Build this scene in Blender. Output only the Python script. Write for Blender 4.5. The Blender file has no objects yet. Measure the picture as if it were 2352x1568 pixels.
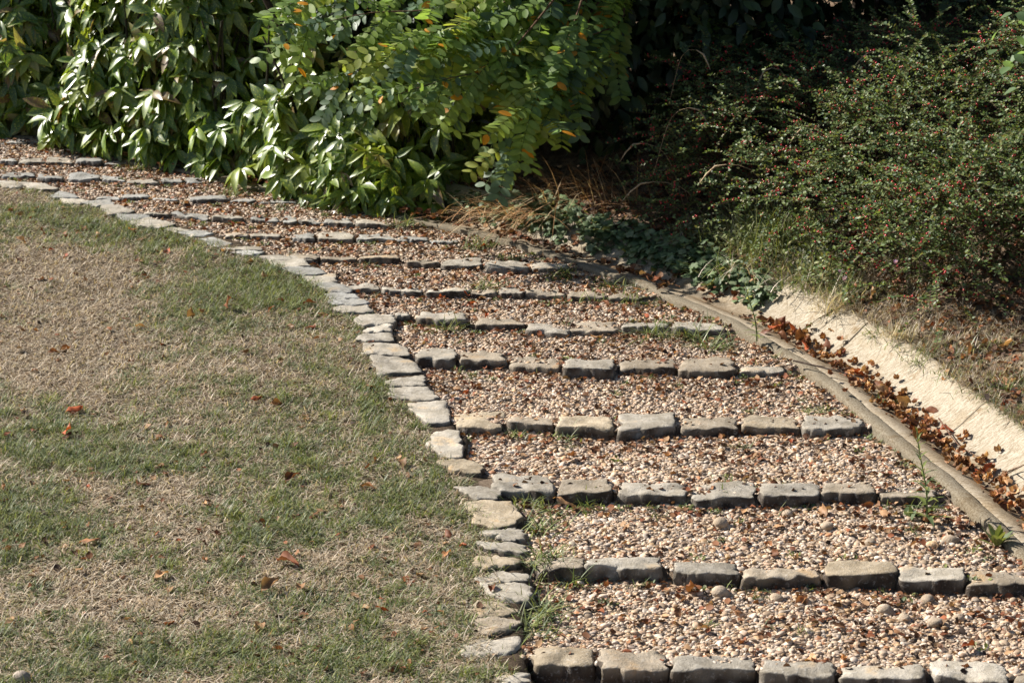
import bpy, math
import numpy as np
rng = np.random.default_rng(7)
SC = bpy.context.scene
COL = SC.collection

# ------------------------------------------------------------------ camera, sky, sun, exposure
F, H, TP, S = 5000.0, 3.4, 0.22, 0.10        # focal length in px of a 2352 px frame, eye height, pitch, ground slope
PITCH = math.atan(TP)
cam = bpy.data.cameras.new('camera'); cam_o = bpy.data.objects.new('camera', cam); COL.objects.link(cam_o)
cam_o.location = (0, 0, H); cam_o.rotation_euler = (math.pi / 2 - PITCH, 0, 0)
cam.sensor_width = 36.0; cam.lens = 36.0 * F / 2352; cam.clip_end = 2000
cam.dof.use_dof = True; cam.dof.focus_distance = 9.2; cam.dof.aperture_fstop = 7.1
SC.camera = cam_o
SUN_EL = 38.0
SUN_H = np.array([-0.92, 0.39])
SUN = np.array([SUN_H[0] * math.cos(math.radians(SUN_EL)), SUN_H[1] * math.cos(math.radians(SUN_EL)), math.sin(math.radians(SUN_EL))])
w = bpy.data.worlds.new('World'); SC.world = w; w.use_nodes = True
nt = w.node_tree
sky = nt.nodes.new('ShaderNodeTexSky'); sky.sky_type = 'NISHITA'; sky.sun_disc = False
sky.sun_elevation = math.radians(SUN_EL); sky.sun_rotation = math.atan2(SUN_H[0], SUN_H[1])
nt.links.new(sky.outputs[0], nt.nodes['Background'].inputs[0]); nt.nodes['Background'].inputs[1].default_value = 0.05
sl = bpy.data.lights.new('sun', 'SUN'); sl.energy = 5.0; sl.angle = math.radians(0.5); sl.color = (1.0, 0.94, 0.85)
so = bpy.data.objects.new('sun', sl); COL.objects.link(so)
so.rotation_euler = (math.radians(90 - SUN_EL), 0, math.atan2(-SUN_H[0], SUN_H[1]) + math.pi)
SC.view_settings.view_transform = 'Standard'; SC.view_settings.look = 'None'
SC.view_settings.exposure = 1.12; SC.view_settings.gamma = 1.0
SC.cycles.max_bounces = 5; SC.cycles.transparent_max_bounces = 4

# ------------------------------------------------------------------ geometry helpers
cp_, sp_ = math.cos(PITCH), math.sin(PITCH)
def ray(x, y):
    a = (np.asarray(x, float) - 1176) / F; b = (784 - np.asarray(y, float)) / F
    return np.stack([a, cp_ + b * sp_, -sp_ + b * cp_], -1)
def at(x, y, h=0.0):                                   # photo pixel -> point on the sloping ground (raised by h)
    r = ray(x, y); t = (H - h) / (S * r[..., 1] - r[..., 2])
    P = r * t[..., None]; P[..., 2] += H
    return P
def at_d(x, y, d):                                     # photo pixel -> point at depth d
    r = ray(x, y); P = r * (np.asarray(d, float) / r[..., 1])[..., None]; P[..., 2] += H
    return P
def unit(v): return v / np.maximum(np.linalg.norm(v, axis=-1, keepdims=True), 1e-9)
def basis(d, up):
    y = unit(d); x = np.cross(y, up); bad = np.linalg.norm(x, axis=-1) < 1e-4
    x[bad] = (1, 0, 0); x = unit(x); z = np.cross(x, y)
    return np.stack([x, y, z], -1)
def _h(ix, iy, seed):
    n = (ix.astype(np.int64) * 374761393 + iy.astype(np.int64) * 668265263 + seed * 982451653) & 0x7fffffff
    n = ((n ^ (n >> 13)) * 1274126177) & 0x7fffffff
    return ((n ^ (n >> 16)) & 0xffff) / 65535.0
def noise(x, y, sc=1.0, seed=0, octv=3):               # fractal value noise, 0..1
    x = np.asarray(x, float) * sc; y = np.asarray(y, float) * sc; r = 0; a = 0.5; tot = 0
    for o in range(octv):
        ix = np.floor(x); iy = np.floor(y); fx = x - ix; fy = y - iy
        fx = fx * fx * (3 - 2 * fx); fy = fy * fy * (3 - 2 * fy)
        v = (_h(ix, iy, seed + o) * (1 - fx) + _h(ix + 1, iy, seed + o) * fx) * (1 - fy) + (_h(ix, iy + 1, seed + o) * (1 - fx) + _h(ix + 1, iy + 1, seed + o) * fx) * fy
        r = r + a * v; tot += a; a *= 0.5; x = x * 2.03 + 17.1; y = y * 2.03 + 5.7
    return r / tot
def smooth_poly(P, n):                                 # Catmull-Rom resample
    P = np.asarray(P, float)
    if len(P) == 2: P = np.vstack([P[0], (P[0] + P[1]) / 2, P[1]])
    Q = np.vstack([2 * P[0] - P[1], P, 2 * P[-1] - P[-2]])
    out = []
    for i in range(1, len(Q) - 2):
        t = np.linspace(0, 1, 12, endpoint=False)[:, None]
        a, b, c, d = Q[i - 1], Q[i], Q[i + 1], Q[i + 2]
        out.append(0.5 * ((2 * b) + (-a + c) * t + (2 * a - 5 * b + 4 * c - d) * t ** 2 + (-a + 3 * b - 3 * c + d) * t ** 3))
    out = np.vstack(out + [P[-1:]])
    L = np.r_[0, np.cumsum(np.linalg.norm(np.diff(out, axis=0), axis=1))]
    s = np.linspace(0, L[-1], n)
    return np.stack([np.interp(s, L, out[:, k]) for k in range(out.shape[1])], -1)
def in_poly(x, y, P):
    x = np.asarray(x); y = np.asarray(y); ins = np.zeros(x.shape, bool); n = len(P)
    for i in range(n):
        x1, y1 = P[i]; x2, y2 = P[(i + 1) % n]
        if y1 == y2: continue
        c = ((y1 > y) != (y2 > y)) & (x < (x2 - x1) * (y - y1) / (y2 - y1) + x1)
        ins ^= c
    return ins

class MB:                                              # collects vertices, faces, colours and leaf coordinates of ONE mesh
    def __init__(s): s.V = []; s.Fc = []; s.C = []; s.U = []; s.n = 0; s.M = []
    def add(s, V, faces, col=(.5, .5, .5), uv=None, mi=0):
        V = np.asarray(V, float).reshape(-1, 3); k = len(V); s.V.append(V)
        for f in (faces if isinstance(faces, list) and isinstance(faces[0], np.ndarray) else [faces]):
            f = np.asarray(f, np.int64); s.Fc.append(f + s.n); s.M.append(np.full(len(f), mi, np.int32))
        col = np.asarray(col, float)
        s.C.append(np.broadcast_to(col, (k, 3)) if col.ndim == 1 else col.reshape(-1, 3))
        s.U.append(np.zeros((k, 3)) if uv is None else np.asarray(uv, float).reshape(-1, 3)); s.n += k
    def stamp(s, T, B, scale, pos, col, mi=0):         # T = (verts, faces, uv)
        V0, Fs, uv0 = T; n = len(pos); k = len(V0)
        if n == 0: return
        scale = np.asarray(scale, float)
        sc = scale[:, None, None] if scale.ndim == 1 else scale[:, None, :]
        V = np.einsum('nij,nkj->nki', B, V0[None] * sc) + pos[:, None]
        off = (np.arange(n) * k)[:, None, None]
        fs = [(f[None] + off).reshape(-1, f.shape[1]) for f in Fs]
        uv = np.tile(uv0, (n, 1, 1)); uv[:, :, 2] = rng.random(n)[:, None]
        s.add(V, fs, np.repeat(np.asarray(col, float), k, axis=0), uv, mi)
    def tube(s, P, R, col, k=5):
        P = np.asarray(P, float); n = len(P); R = np.broadcast_to(np.asarray(R, float), (n,))
        T = unit(np.gradient(P, axis=0)); up = np.array([0.31, 0.17, 0.93]); X = unit(np.cross(T, up)); Y = np.cross(T, X)
        a = np.arange(k) * 2 * math.pi / k
        V = P[:, None] + R[:, None, None] * (np.cos(a)[None, :, None] * X[:, None] + np.sin(a)[None, :, None] * Y[:, None])
        f = [[i * k + j, i * k + (j + 1) % k, (i + 1) * k + (j + 1) % k, (i + 1) * k + j] for i in range(n - 1) for j in range(k)]
        s.add(V, f, col)
    def build(s, name, mats, parent=None, loc=None, smooth=True):
        V = np.vstack(s.V); me = bpy.data.meshes.new(name)
        if loc is not None: V = V - np.asarray(loc)[None]
        me.vertices.add(len(V)); me.vertices.foreach_set('co', V.astype(np.float32).ravel())
        nl = sum(f.size for f in s.Fc); npol = sum(len(f) for f in s.Fc)
        me.loops.add(nl); me.polygons.add(npol)
        me.loops.foreach_set('vertex_index', np.concatenate([f.ravel() for f in s.Fc]).astype(np.int32))
        sz = np.concatenate([np.full(len(f), f.shape[1]) for f in s.Fc]); st = np.r_[0, np.cumsum(sz)[:-1]]
        me.polygons.foreach_set('loop_start', st.astype(np.int32))
        me.polygons.foreach_set('material_index', np.concatenate(s.M))
        me.polygons.foreach_set('use_smooth', np.full(npol, smooth))
        me.update(calc_edges=True)
        a = me.attributes.new('Col', 'FLOAT_COLOR', 'POINT')
        a.data.foreach_set('color', np.c_[np.vstack(s.C), np.ones(len(V))].astype(np.float32).ravel())
        a = me.attributes.new('luv', 'FLOAT_VECTOR', 'POINT')
        a.data.foreach_set('vector', np.vstack(s.U).astype(np.float32).ravel())
        for m in (mats if isinstance(mats, list) else [mats]): me.materials.append(m)
        o = bpy.data.objects.new(name, me); COL.objects.link(o)
        if loc is not None: o.location = [float(v) for v in loc]
        if parent is not None: o.parent = parent
        return o
def tag(o, label=None, cat=None, group=None, kind=None):
    if label: o['label'] = label
    if cat: o['category'] = cat
    if group: o['group'] = group
    if kind: o['kind'] = kind
    return o
def empty(name, loc, label, cat, group=None):
    o = bpy.data.objects.new(name, None); COL.objects.link(o); o.location = [float(v) for v in loc]; o.empty_display_size = .1
    return tag(o, label, cat, group)
def local(o): return -np.array(o.location)             # world -> local shift for parts of an Empty

def grid_t(prof, nx=3, fold=0.0, bend=0.0, wave=0.0, curl=0.0):
    """leaf template along +y: prof = [(y, halfwidth)], nx verts across, folded, bent and curled"""
    V = []; U = []
    for (y, hw) in prof:
        for j in range(nx):
            u = -1 + 2 * j / (nx - 1)
            x = u * hw; z = fold * abs(u) * hw - bend * y * y + wave * math.sin(9 * y + 2 * u) * (0.3 + abs(u))
            if curl:
                ang = u * curl * hw / 0.3; x = math.sin(ang) / (curl / 0.3); z += (1 - math.cos(ang)) / (curl / 0.3)
            V.append((x, y, z)); U.append((u, y, 0))
    n = len(prof)
    q = np.array([[i * nx + j, i * nx + j + 1, (i + 1) * nx + j + 1, (i + 1) * nx + j] for i in range(n - 1) for j in range(nx - 1)])
    return np.array(V), [q], np.array(U)
def ico(sub):
    t = (1 + 5 ** .5) / 2
    V = [(-1, t, 0), (1, t, 0), (-1, -t, 0), (1, -t, 0), (0, -1, t), (0, 1, t), (0, -1, -t), (0, 1, -t), (t, 0, -1), (t, 0, 1), (-t, 0, -1), (-t, 0, 1)]
    Fs = [(0, 11, 5), (0, 5, 1), (0, 1, 7), (0, 7, 10), (0, 10, 11), (1, 5, 9), (5, 11, 4), (11, 10, 2), (10, 7, 6), (7, 1, 8), (3, 9, 4), (3, 4, 2), (3, 2, 6), (3, 6, 8), (3, 8, 9), (4, 9, 5), (2, 4, 11), (6, 2, 10), (8, 6, 7), (9, 8, 1)]
    V = [np.array(v) / np.linalg.norm(v) for v in V]
    for _ in range(sub):
        mid = {}; G = []
        def m(a, b):
            k = (min(a, b), max(a, b))
            if k not in mid: v = V[a] + V[b]; V.append(v / np.linalg.norm(v)); mid[k] = len(V) - 1
            return mid[k]
        for a, b, c in Fs:
            ab, bc, ca = m(a, b), m(b, c), m(c, a); G += [(a, ab, ca), (b, bc, ab), (c, ca, bc), (ab, bc, ca)]
        Fs = G
    V = np.array(V); return V, [np.array(Fs)], np.zeros((len(V), 3))
def lump(sub, seed, amp):
    V, Fs, U = ico(sub); r = np.random.default_rng(seed); k = r.normal(0, 1.6, (5, 3)); ph = r.random(5) * 6.28
    d = sum(np.sin(V @ k[i] + ph[i]) for i in range(5)) / 5
    return V * (1 + amp * d)[:, None], Fs, U

# ------------------------------------------------------------------ materials
def nodes(name):
    m = bpy.data.materials.new(name); m.use_nodes = True; t = m.node_tree
    return m, t, t.nodes['Principled BSDF'], (lambda ty, **k: _mk(t, ty, k)), t.links.new
def _mk(t, ty, k):
    n = t.nodes.new(ty)
    for a, v in k.items():
        if a in n.inputs.keys() if not a.startswith('_') else False: n.inputs[a].default_value = v
        else: setattr(n, a.lstrip('_'), v)
    return n
def attr(N, name): n = N('ShaderNodeAttribute'); n.attribute_name = name; return n
def mixc(N, L, fac, a, b, mode='MIX'):
    n = N('ShaderNodeMix'); n.data_type = 'RGBA'; n.blend_type = mode
    for s, v in ((n.inputs[0], fac), (n.inputs[6], a), (n.inputs[7], b)):
        if hasattr(v, 'is_output'): L(v, s)
        else: s.default_value = v if isinstance(v, (int, float)) else (*v, 1)
    return n.outputs[2]
def ramp(N, L, src, p0, p1):
    n = N('ShaderNodeMapRange'); n.interpolation_type = 'SMOOTHSTEP'; L(src, n.inputs[0]); n.inputs[1].default_value = p0; n.inputs[2].default_value = p1
    return n.outputs[0]
def tex(N, L, sc, det=4, vec=None, rough=.6):
    n = N('ShaderNodeTexNoise'); n.inputs['Scale'].default_value = sc; n.inputs['Detail'].default_value = det; n.inputs['Roughness'].default_value = rough
    if vec is not None: L(vec, n.inputs['Vector'])
    return n.outputs[0]
def bump(N, L, b, src, st, dist=.01):
    n = N('ShaderNodeBump'); n.inputs['Strength'].default_value = st; n.inputs['Distance'].default_value = dist; L(src, n.inputs['Height']); L(n.outputs[0], b.inputs['Normal'])
def geo(N): return N('ShaderNodeNewGeometry').outputs['Position']

def mat_leaf(name, rough=.45, spec=.5, trans=.3, speckle=False, vary=.25, coat=0., objrand=0., tint=1.35):
    m, t, b, N, L = nodes(name)
    c = attr(N, 'Col').outputs['Color']
    if speckle:
        v = attr(N, 'luv').outputs['Vector']
        mp = N('ShaderNodeVectorMath'); mp.operation = 'MULTIPLY'; L(v, mp.inputs[0]); mp.inputs[1].default_value = (2.2, 6.5, 40)
        f = ramp(N, L, tex(N, L, 1.9, 2, mp.outputs[0]), .56, .66)
        c = mixc(N, L, f, c, (.42, .46, .06))
    f = tex(N, L, 22, 2, geo(N))
    c = mixc(N, L, ramp(N, L, f, .3, .7), c, mixc(N, L, 1.0, c, (1 - vary, 1 - vary, 1 - vary), 'MULTIPLY'))
    if objrand:
        oi = N('ShaderNodeObjectInfo'); mr = N('ShaderNodeMapRange'); L(oi.outputs['Random'], mr.inputs[0]); mr.inputs[3].default_value = 1 - objrand; mr.inputs[4].default_value = 1 + objrand
        vm = N('ShaderNodeVectorMath'); vm.operation = 'SCALE'; L(c, vm.inputs[0]); L(mr.outputs[0], vm.inputs['Scale']); c = vm.outputs[0]
    L(c, b.inputs['Base Color']); rg = N('ShaderNodeMapRange'); L(tex(N, L, 9, 2, geo(N)), rg.inputs[0]); rg.inputs[1].default_value = .3; rg.inputs[2].default_value = .7; rg.inputs[3].default_value = rough * .85; rg.inputs[4].default_value = min(.9, rough * 1.45); L(rg.outputs[0], b.inputs['Roughness']); b.inputs['Specular IOR Level'].default_value = spec
    b.inputs['Coat Weight'].default_value = coat; b.inputs['Coat Roughness'].default_value = .22
    if trans:
        tr = N('ShaderNodeBsdfTranslucent'); vm = N('ShaderNodeVectorMath'); vm.operation = 'MULTIPLY'; L(c, vm.inputs[0]); vm.inputs[1].default_value = (tint * 1.15, tint * 1.1, tint * .6)
        L(vm.outputs[0], tr.inputs[0]); mx = N('ShaderNodeMixShader'); mx.inputs[0].default_value = trans
        L(b.outputs[0], mx.inputs[1]); L(tr.outputs[0], mx.inputs[2]); L(mx.outputs[0], t.nodes['Material Output'].inputs[0])
    return m
def mat_stone():
    m, t, b, N, L = nodes('stone'); p = geo(N); c = attr(N, 'Col').outputs['Color']
    n1 = tex(N, L, 14, 6, p); n2 = tex(N, L, 60, 5, p, .7); n3 = tex(N, L, 7, 4, p); n4 = tex(N, L, 190, 3, p, .7)
    c = mixc(N, L, ramp(N, L, n1, .35, .65), mixc(N, L, 1., c, (.66, .64, .60), 'MULTIPLY'), c)
    c = mixc(N, L, ramp(N, L, n3, .56, .72), c, mixc(N, L, 1., c, (1.12, .93, .70), 'MULTIPLY'))
    vm = N('ShaderNodeMath'); vm.operation = 'MULTIPLY'; L(ramp(N, L, n2, .55, .64), vm.inputs[0]); vm.inputs[1].default_value = .28
    c = mixc(N, L, vm.outputs[0], c, (.52, .50, .46))
    vm2 = N('ShaderNodeMath'); vm2.operation = 'MULTIPLY'; L(ramp(N, L, n4, .60, .70), vm2.inputs[0]); vm2.inputs[1].default_value = .7
    c = mixc(N, L, vm2.outputs[0], c, (.07, .062, .05))
    L(c, b.inputs['Base Color']); b.inputs['Roughness'].default_value = .85; b.inputs['Specular IOR Level'].default_value = .3
    s = N('ShaderNodeMath'); s.operation = 'ADD'; L(n2, s.inputs[0]); L(n1, s.inputs[1]); bump(N, L, b, s.outputs[0], .55, .012)
    return m
def mat_concrete(name, c1, c2, fine, streak=False):
    m, t, b, N, L = nodes(name); p = geo(N)
    n1 = tex(N, L, 9, 5, p); n2 = tex(N, L, fine, 4, p, .75); n3 = tex(N, L, 3, 4, p)
    if streak:
        mp = N('ShaderNodeMapping'); L(p, mp.inputs[0]); mp.inputs['Rotation'].default_value = (0, 0, -.35); mp.inputs['Scale'].default_value = (1.0, 4.5, 1.0)
        n2 = tex(N, L, 24, 7, mp.outputs[0], .85)
    c = mixc(N, L, ramp(N, L, n2, .42, .58), mixc(N, L, 1., c1, (.55, .50, .43), 'MULTIPLY'), c1)
    c = mixc(N, L, ramp(N, L, n1, .42, .75), c, c2)
    c = mixc(N, L, ramp(N, L, n3, .5, .75), c, mixc(N, L, 1., c, (.84, .77, .66), 'MULTIPLY'))
    n5 = tex(N, L, 140, 3, p, .7); c = mixc(N, L, ramp(N, L, n5, .52, .66), c, mixc(N, L, 1., c, (.62, .57, .50), 'MULTIPLY'))
    n6 = tex(N, L, 5.5, 6, p, .7); c = mixc(N, L, ramp(N, L, n6, .58, .66), c, mixc(N, L, 1., c, (.70, .62, .52), 'MULTIPLY'))
    c = mixc(N, L, 1., c, attr(N, 'Col').outputs['Color'], 'MULTIPLY')
    L(c, b.inputs['Base Color']); b.inputs['Roughness'].default_value = .9; b.inputs['Specular IOR Level'].default_value = .2
    bump(N, L, b, n2, .5, .006)
    return m
def mat_soil(name, c1, c2, sc=30):
    m, t, b, N, L = nodes(name); p = geo(N)
    n1 = tex(N, L, sc, 6, p, .7); n2 = tex(N, L, sc * 5, 4, p, .7); n3 = tex(N, L, 2.2, 4, p)
    c = mixc(N, L, ramp(N, L, n1, .35, .65), c1, c2)
    c = mixc(N, L, ramp(N, L, n3, .4, .7), c, mixc(N, L, 1., c, (.7, .72, .7), 'MULTIPLY'))
    c = mixc(N, L, ramp(N, L, n2, .45, .75), c, mixc(N, L, 1., c, (.5, .48, .45), 'MULTIPLY'))
    L(c, b.inputs['Base Color']); b.inputs['Roughness'].default_value = .95; b.inputs['Specular IOR Level'].default_value = .1
    bump(N, L, b, n2, .8, .02)
    return m
def mat_plain(name, rough, spec=.4, fine=120, vary=.3):
    m, t, b, N, L = nodes(name); c = attr(N, 'Col').outputs['Color']; n = tex(N, L, fine, 4, geo(N))
    c = mixc(N, L, ramp(N, L, n, .35, .7), c, mixc(N, L, 1., c, (1 - vary, 1 - vary * 1.1, 1 - vary * 1.2), 'MULTIPLY'))
    L(c, b.inputs['Base Color']); b.inputs['Roughness'].default_value = rough; b.inputs['Specular IOR Level'].default_value = spec
    bump(N, L, b, n, .25, .004)
    return m
M_STONE = mat_stone()
M_KERB = mat_concrete('kerb_concrete', (.235, .205, .155), (.17, .145, .105), 130)
M_GUTTER = mat_concrete('gutter_concrete', (.43, .385, .31), (.34, .295, .225), 60, True)
M_LAWN = mat_soil('lawn_soil', (.075, .052, .034), (.17, .125, .085), 50)
M_DIRT = mat_soil('path_dirt', (.24, .175, .13), (.36, .27, .20), 60)
M_BANK = mat_soil('bank_soil', (.11, .077, .053), (.24, .172, .12), 18)
M_PEB = mat_plain('pebble', .6, .4, 160, .25)
M_GRASS = mat_leaf('grass_blade', .5, .3, .25, vary=.15)
M_AUC = mat_leaf('aucuba_leaf', .33, .6, .34, True, .2, .12)
M_PIN = mat_leaf('pinnate_leaf', .45, .45, .5, vary=.2, tint=1.7)
M_COT = mat_leaf('small_glossy_leaf', .45, .35, .32, vary=.2)
M_IVY = mat_leaf('ivy_leaf', .52, .3, .2, vary=.35)
M_DARK = mat_leaf('shade_leaf', .45, .4, .12, vary=.3)
M_DEAD = mat_leaf('dead_leaf', .55, .3, .2, vary=.45, objrand=.4, tint=1.2)
M_LITTER = mat_leaf('litter', .7, .2, .15, vary=.4, tint=1.1)
M_BARK = mat_plain('bark', .9, .2, 60, .5)
M_BERRY = mat_plain('berry', .25, .6, 40, .15)
M_PETAL = mat_leaf('petal', .6, .2, .3, vary=.1, tint=1.0)

# ------------------------------------------------------------------ plan of the place
kerb_px = np.array([(2352, 1290), (2210, 1150), (2100, 1055), (1985, 960), (1900, 885), (1830, 835), (1750, 787), (1670, 742), (1560, 695), (1460, 651), (1290, 597), (1130, 547), (1000, 517), (880, 491), (740, 466), (620, 440), (480, 405), (270, 368), (160, 334), (60, 316), (-250, 300)])
kp = at(*kerb_px.T)[:, :2]
kp = np.vstack([kp[0] + (kp[0] - kp[1]) * np.array([[5.5], [2.5]]) * np.array([1.0, 1.0]), kp, kp[-1] + np.array([[-4., 1.2]])])
KERB = smooth_poly(kp, 150)
KT = unit(np.gradient(KERB, axis=0)); KN = np.stack([KT[:, 1], -KT[:, 0]], -1)      # KN points away from the path
def u_of(x, y):                                                                   # signed distance to the kerb line
    x = np.asarray(x, float); sh = x.shape; x = x.ravel(); y = np.asarray(y, float).ravel(); out = np.empty(len(x))
    for i in range(0, len(x), 60000):
        P = np.stack([x[i:i + 60000], y[i:i + 60000]], -1)
        d = ((P[:, None] - KERB[None]) ** 2).sum(-1); j = d.argmin(1); v = P - KERB[j]
        n = (v * KN[j]).sum(1); tt = (v * KT[j]).sum(1); out[i:i + 60000] = np.sign(n) * np.sqrt(n * n + np.clip(np.abs(tt) - .12, 0, None) ** 2)
    return out.reshape(sh)
GU = np.array([-.5, 0, .085, .10, .19, .26, .34, .42, .47, .50, .54, 1.1, 1.5, 3.2, 6., 12.])
GZ = np.array([.02, .02, .02, .004, -.045, -.052, -.022, .042, .088, .112, .10, .20, .36, 1.15, 1.9, 2.6])
def G(x, y):                                                                      # height of the ground right of the kerb
    return S * np.asarray(y) + np.interp(u_of(x, y), GU, GZ)
def hit(px, py, add=0.0):
    r = ray(px, py); t = np.linspace(6.5, 19, 600); P = r[None] * (t / r[1])[:, None]; P[:, 2] += H
    g = G(P[:, 0], P[:, 1]) + add; k = np.argmax(P[:, 2] < g); return P[k] if k else P[-1]
left_px = np.array([(1196, 1640), (1194, 1568), (1196, 1480), (1217, 1420), (1219, 1330), (1209, 1260), (1194, 1200), (1165, 1135), (1130, 1085), (1064, 1045), (1058, 990), (1030, 950), (1008, 915), (980, 885), (970, 855), (940, 812), (915, 775), (900, 748), (860, 715), (835, 690), (800, 660), (760, 640), (720, 605), (650, 588), (600, 572), (540, 545), (450, 525), (390, 502), (310, 485), (260, 470), (180, 450), (130, 435), (40, 415), (-60, 400), (-300, 372)])
LEFT = at(*left_px.T)[:, :2]
LEFT = np.vstack([LEFT[0] + np.array([[.05, -3.]]), LEFT, LEFT[-1] + np.array([[-4., .9]])])
PATH = np.vstack([LEFT, KERB[::-1]])

# step rows: per row riser height and stones (x0, x1, front y left, front y right, back y)
ROWS = [
 (.085, [(1219, 1367, 1520, 1527, 1484), (1374, 1539, 1538, 1536, 1499), (1541, 1740, 1537, 1528, 1503), (1745, 1922, 1545, 1550, 1515), (1924, 2130, 1552, 1555, 1526), (2134, 2322, 1545, 1568, 1516), (2328, 2470, 1565, 1562, 1538)]),
 (.068, [(1226, 1345, 1305, 1304, 1280), (1350, 1526, 1306, 1307, 1281), (1543, 1700, 1316, 1318, 1294), (1699, 1886, 1326, 1318, 1301), (1891, 2062, 1322, 1323, 1291), (2058, 2222, 1330, 1337, 1303), (2220, 2420, 1343, 1341, 1311)]),
 (.058, [(1123, 1275, 1128, 1133, 1092), (1277, 1406, 1136, 1134, 1101), (1420, 1582, 1135, 1138, 1109), (1583, 1738, 1146, 1138, 1107), (1740, 1886, 1142, 1136, 1110), (1884, 2014, 1130, 1133, 1107), (2016, 2150, 1134, 1138, 1114)]),
 (.056, [(1041, 1162, 978, 980, 946), (1164, 1275, 974, 976, 957), (1278, 1412, 983, 988, 961), (1414, 1556, 992, 984, 951), (1562, 1697, 984, 980, 958), (1700, 1838, 976, 978, 956), (1840, 1980, 986, 983, 957)]),
 (.050, [(954, 1051, 828, 830, 800), (1055, 1160, 831, 829, 812), (1171, 1290, 835, 844, 819), (1293, 1415, 851, 850, 828), (1418, 1556, 842, 844, 823), (1558, 1693, 851, 850, 823), (1696, 1805, 848, 847, 836)]),
 (.046, [(907, 943, 725, 725, 717), (954, 1075, 731, 739, 717), (1087, 1207, 747, 745, 734), (1209, 1309, 757, 762, 744), (1311, 1420, 757, 755, 739), (1424, 1541, 750, 751, 741), (1543, 1668, 757, 759, 744)]),
 (.044, [(793, 872, 659, 661, 648), (875, 971, 665, 669, 658), (974, 1078, 672, 671, 664), (1082, 1143, 672, 673, 664), (1146, 1200, 673, 676, 660), (1202, 1302, 672, 676, 664), (1305, 1392, 680, 679, 670), (1396, 1478, 682, 680, 672)]),
 (.040, [(663, 733, 595, 597, 585), (736, 820, 595, 594, 590), (823, 919, 596, 594, 589), (931, 1012, 602, 603, 597), (1015, 1111, 609, 611, 597), (1113, 1215, 617, 618, 604), (1220, 1306, 617, 616, 606)]),
 (.030, [(513, 571, 541, 543, 534), (575, 646, 543, 544, 537), (673, 725, 547, 549, 538), (728, 814, 547, 550, 533), (817, 908, 550, 551, 537), (910, 984, 553, 552, 542), (986, 1053, 554, 553, 546)]),
 (.036, [(325, 388, 491, 494, 488), (393, 479, 490, 502, 488), (485, 560, 501, 503, 497), (574, 643, 503, 505, 498), (649, 684, 508, 508, 494), (687, 738, 508, 512, 501), (742, 810, 512, 514, 503), (813, 899, 515, 516, 507)]),
 (.026, [(219, 277, 456, 457, 452), (280, 345, 456, 454, 447), (349, 410, 456, 457, 451), (430, 526, 461, 460, 452), (530, 588, 461, 462, 455), (591, 684, 464, 464, 457)]),
 (.030, [(-80, -2, 404, 405, 396), (0, 82, 404, 407, 396), (85, 146, 411, 413, 404), (155, 230, 411, 410, 401), (233, 288, 412, 415, 404), (290, 368, 417, 418, 410), (370, 423, 418, 417, 409), (425, 466, 417, 416, 409)]),
 (.030, [(-70, -2, 373, 374, 364), (0, 40, 373, 374, 365), (42, 103, 374, 374, 365), (105, 171, 373, 373, 363), (173, 236, 374, 375, 363), (238, 278, 375, 376, 368)]),
 (.030, [(-90, -2, 328, 329, 320), (0, 62, 328, 327, 320), (64, 132, 326, 327, 319), (136, 178, 330, 333, 324)]),
]
FRONT = []
for rise, st in ROWS:
    xs = []; ys = []
    for x0, x1, a, b, bk in st:
        P = at(np.array([x0, x1]), np.array([a, b])); xs += [P[0, 0], P[1, 0]]; ys += [P[0, 1], P[1, 1]]
    FRONT.append((np.array(xs), np.array(ys), rise))
def tread(x, y):                                       # height of the gravel: nearly level treads dropping at each row
    x = np.asarray(x, float); y = np.asarray(y, float)
    F0 = [np.interp(x, a, b) + (.055 if i < 6 else .035) for i, (a, b, _) in enumerate(FRONT)]; z = S * F0[0] - .085 + 0.02 * (y - F0[0])
    for i in range(len(F0)):
        y0 = F0[i]; y1 = F0[i + 1] if i + 1 < len(F0) else y0 + 3; r1 = FRONT[i + 1][2] if i + 1 < len(F0) else .03
        t = np.clip((y - y0) / np.maximum(y1 - y0, .05), 0, 1)
        z = np.where(y >= y0, (S * y0 - .012) * (1 - t) + (S * y1 - r1 * .86) * t, z)
    return z + (noise(x, y, 4, 3) - .5) * .02

# ------------------------------------------------------------------ the setting: lawn ground, path, bank, kerb, gutter
def sheet(name, xs, ys, zf, mat, mask=None):
    X, Y = np.meshgrid(xs, ys); Z = zf(X, Y); nx, ny = len(xs), len(ys)
    I = np.arange(nx * ny).reshape(ny, nx); q = np.stack([I[:-1, :-1], I[:-1, 1:], I[1:, 1:], I[1:, :-1]], -1).reshape(-1, 4)
    if mask is not None:
        k = mask(X, Y).ravel(); q = q[k[q].all(1)]
    m = MB(); m.add(np.stack([X, Y, Z], -1), q); return m.build(name, mat)
def lawn_z(x, y): return S * np.asarray(y) - .009 + (noise(x, y, 2.2, 11) - .5) * .026 + (noise(x, y, 11, 12) - .5) * .012
def ground_z(x, y):
    ex = np.clip(-(y - 5) / 10, 0, 1)
    z = np.where(y < 25, lawn_z(x, y), S * 25 + 0 * y) - ex * 0
    d = in_poly(x, y, np.vstack([LEFT + np.array([.03, 0]), KERB[::-1]])); u = u_of(x, y)
    near = (np.abs(x) < 30) & (y > -3) & (y < 40)
    z = np.where(d & near, z - .2, z); z = np.where((u > -.03) & near, z - .45, z)
    return z
xs = np.r_[[-600, -200, -60, -20, -12], np.arange(-8, 3, .06), [4, 6, 9, 14, 20, 60, 200, 600]]
ys = np.r_[[-600, -200, -60, -20, -6, 0, 3], np.arange(5, 17, .06), [18, 20, 24, 30, 40, 80, 200, 600]]
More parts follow.
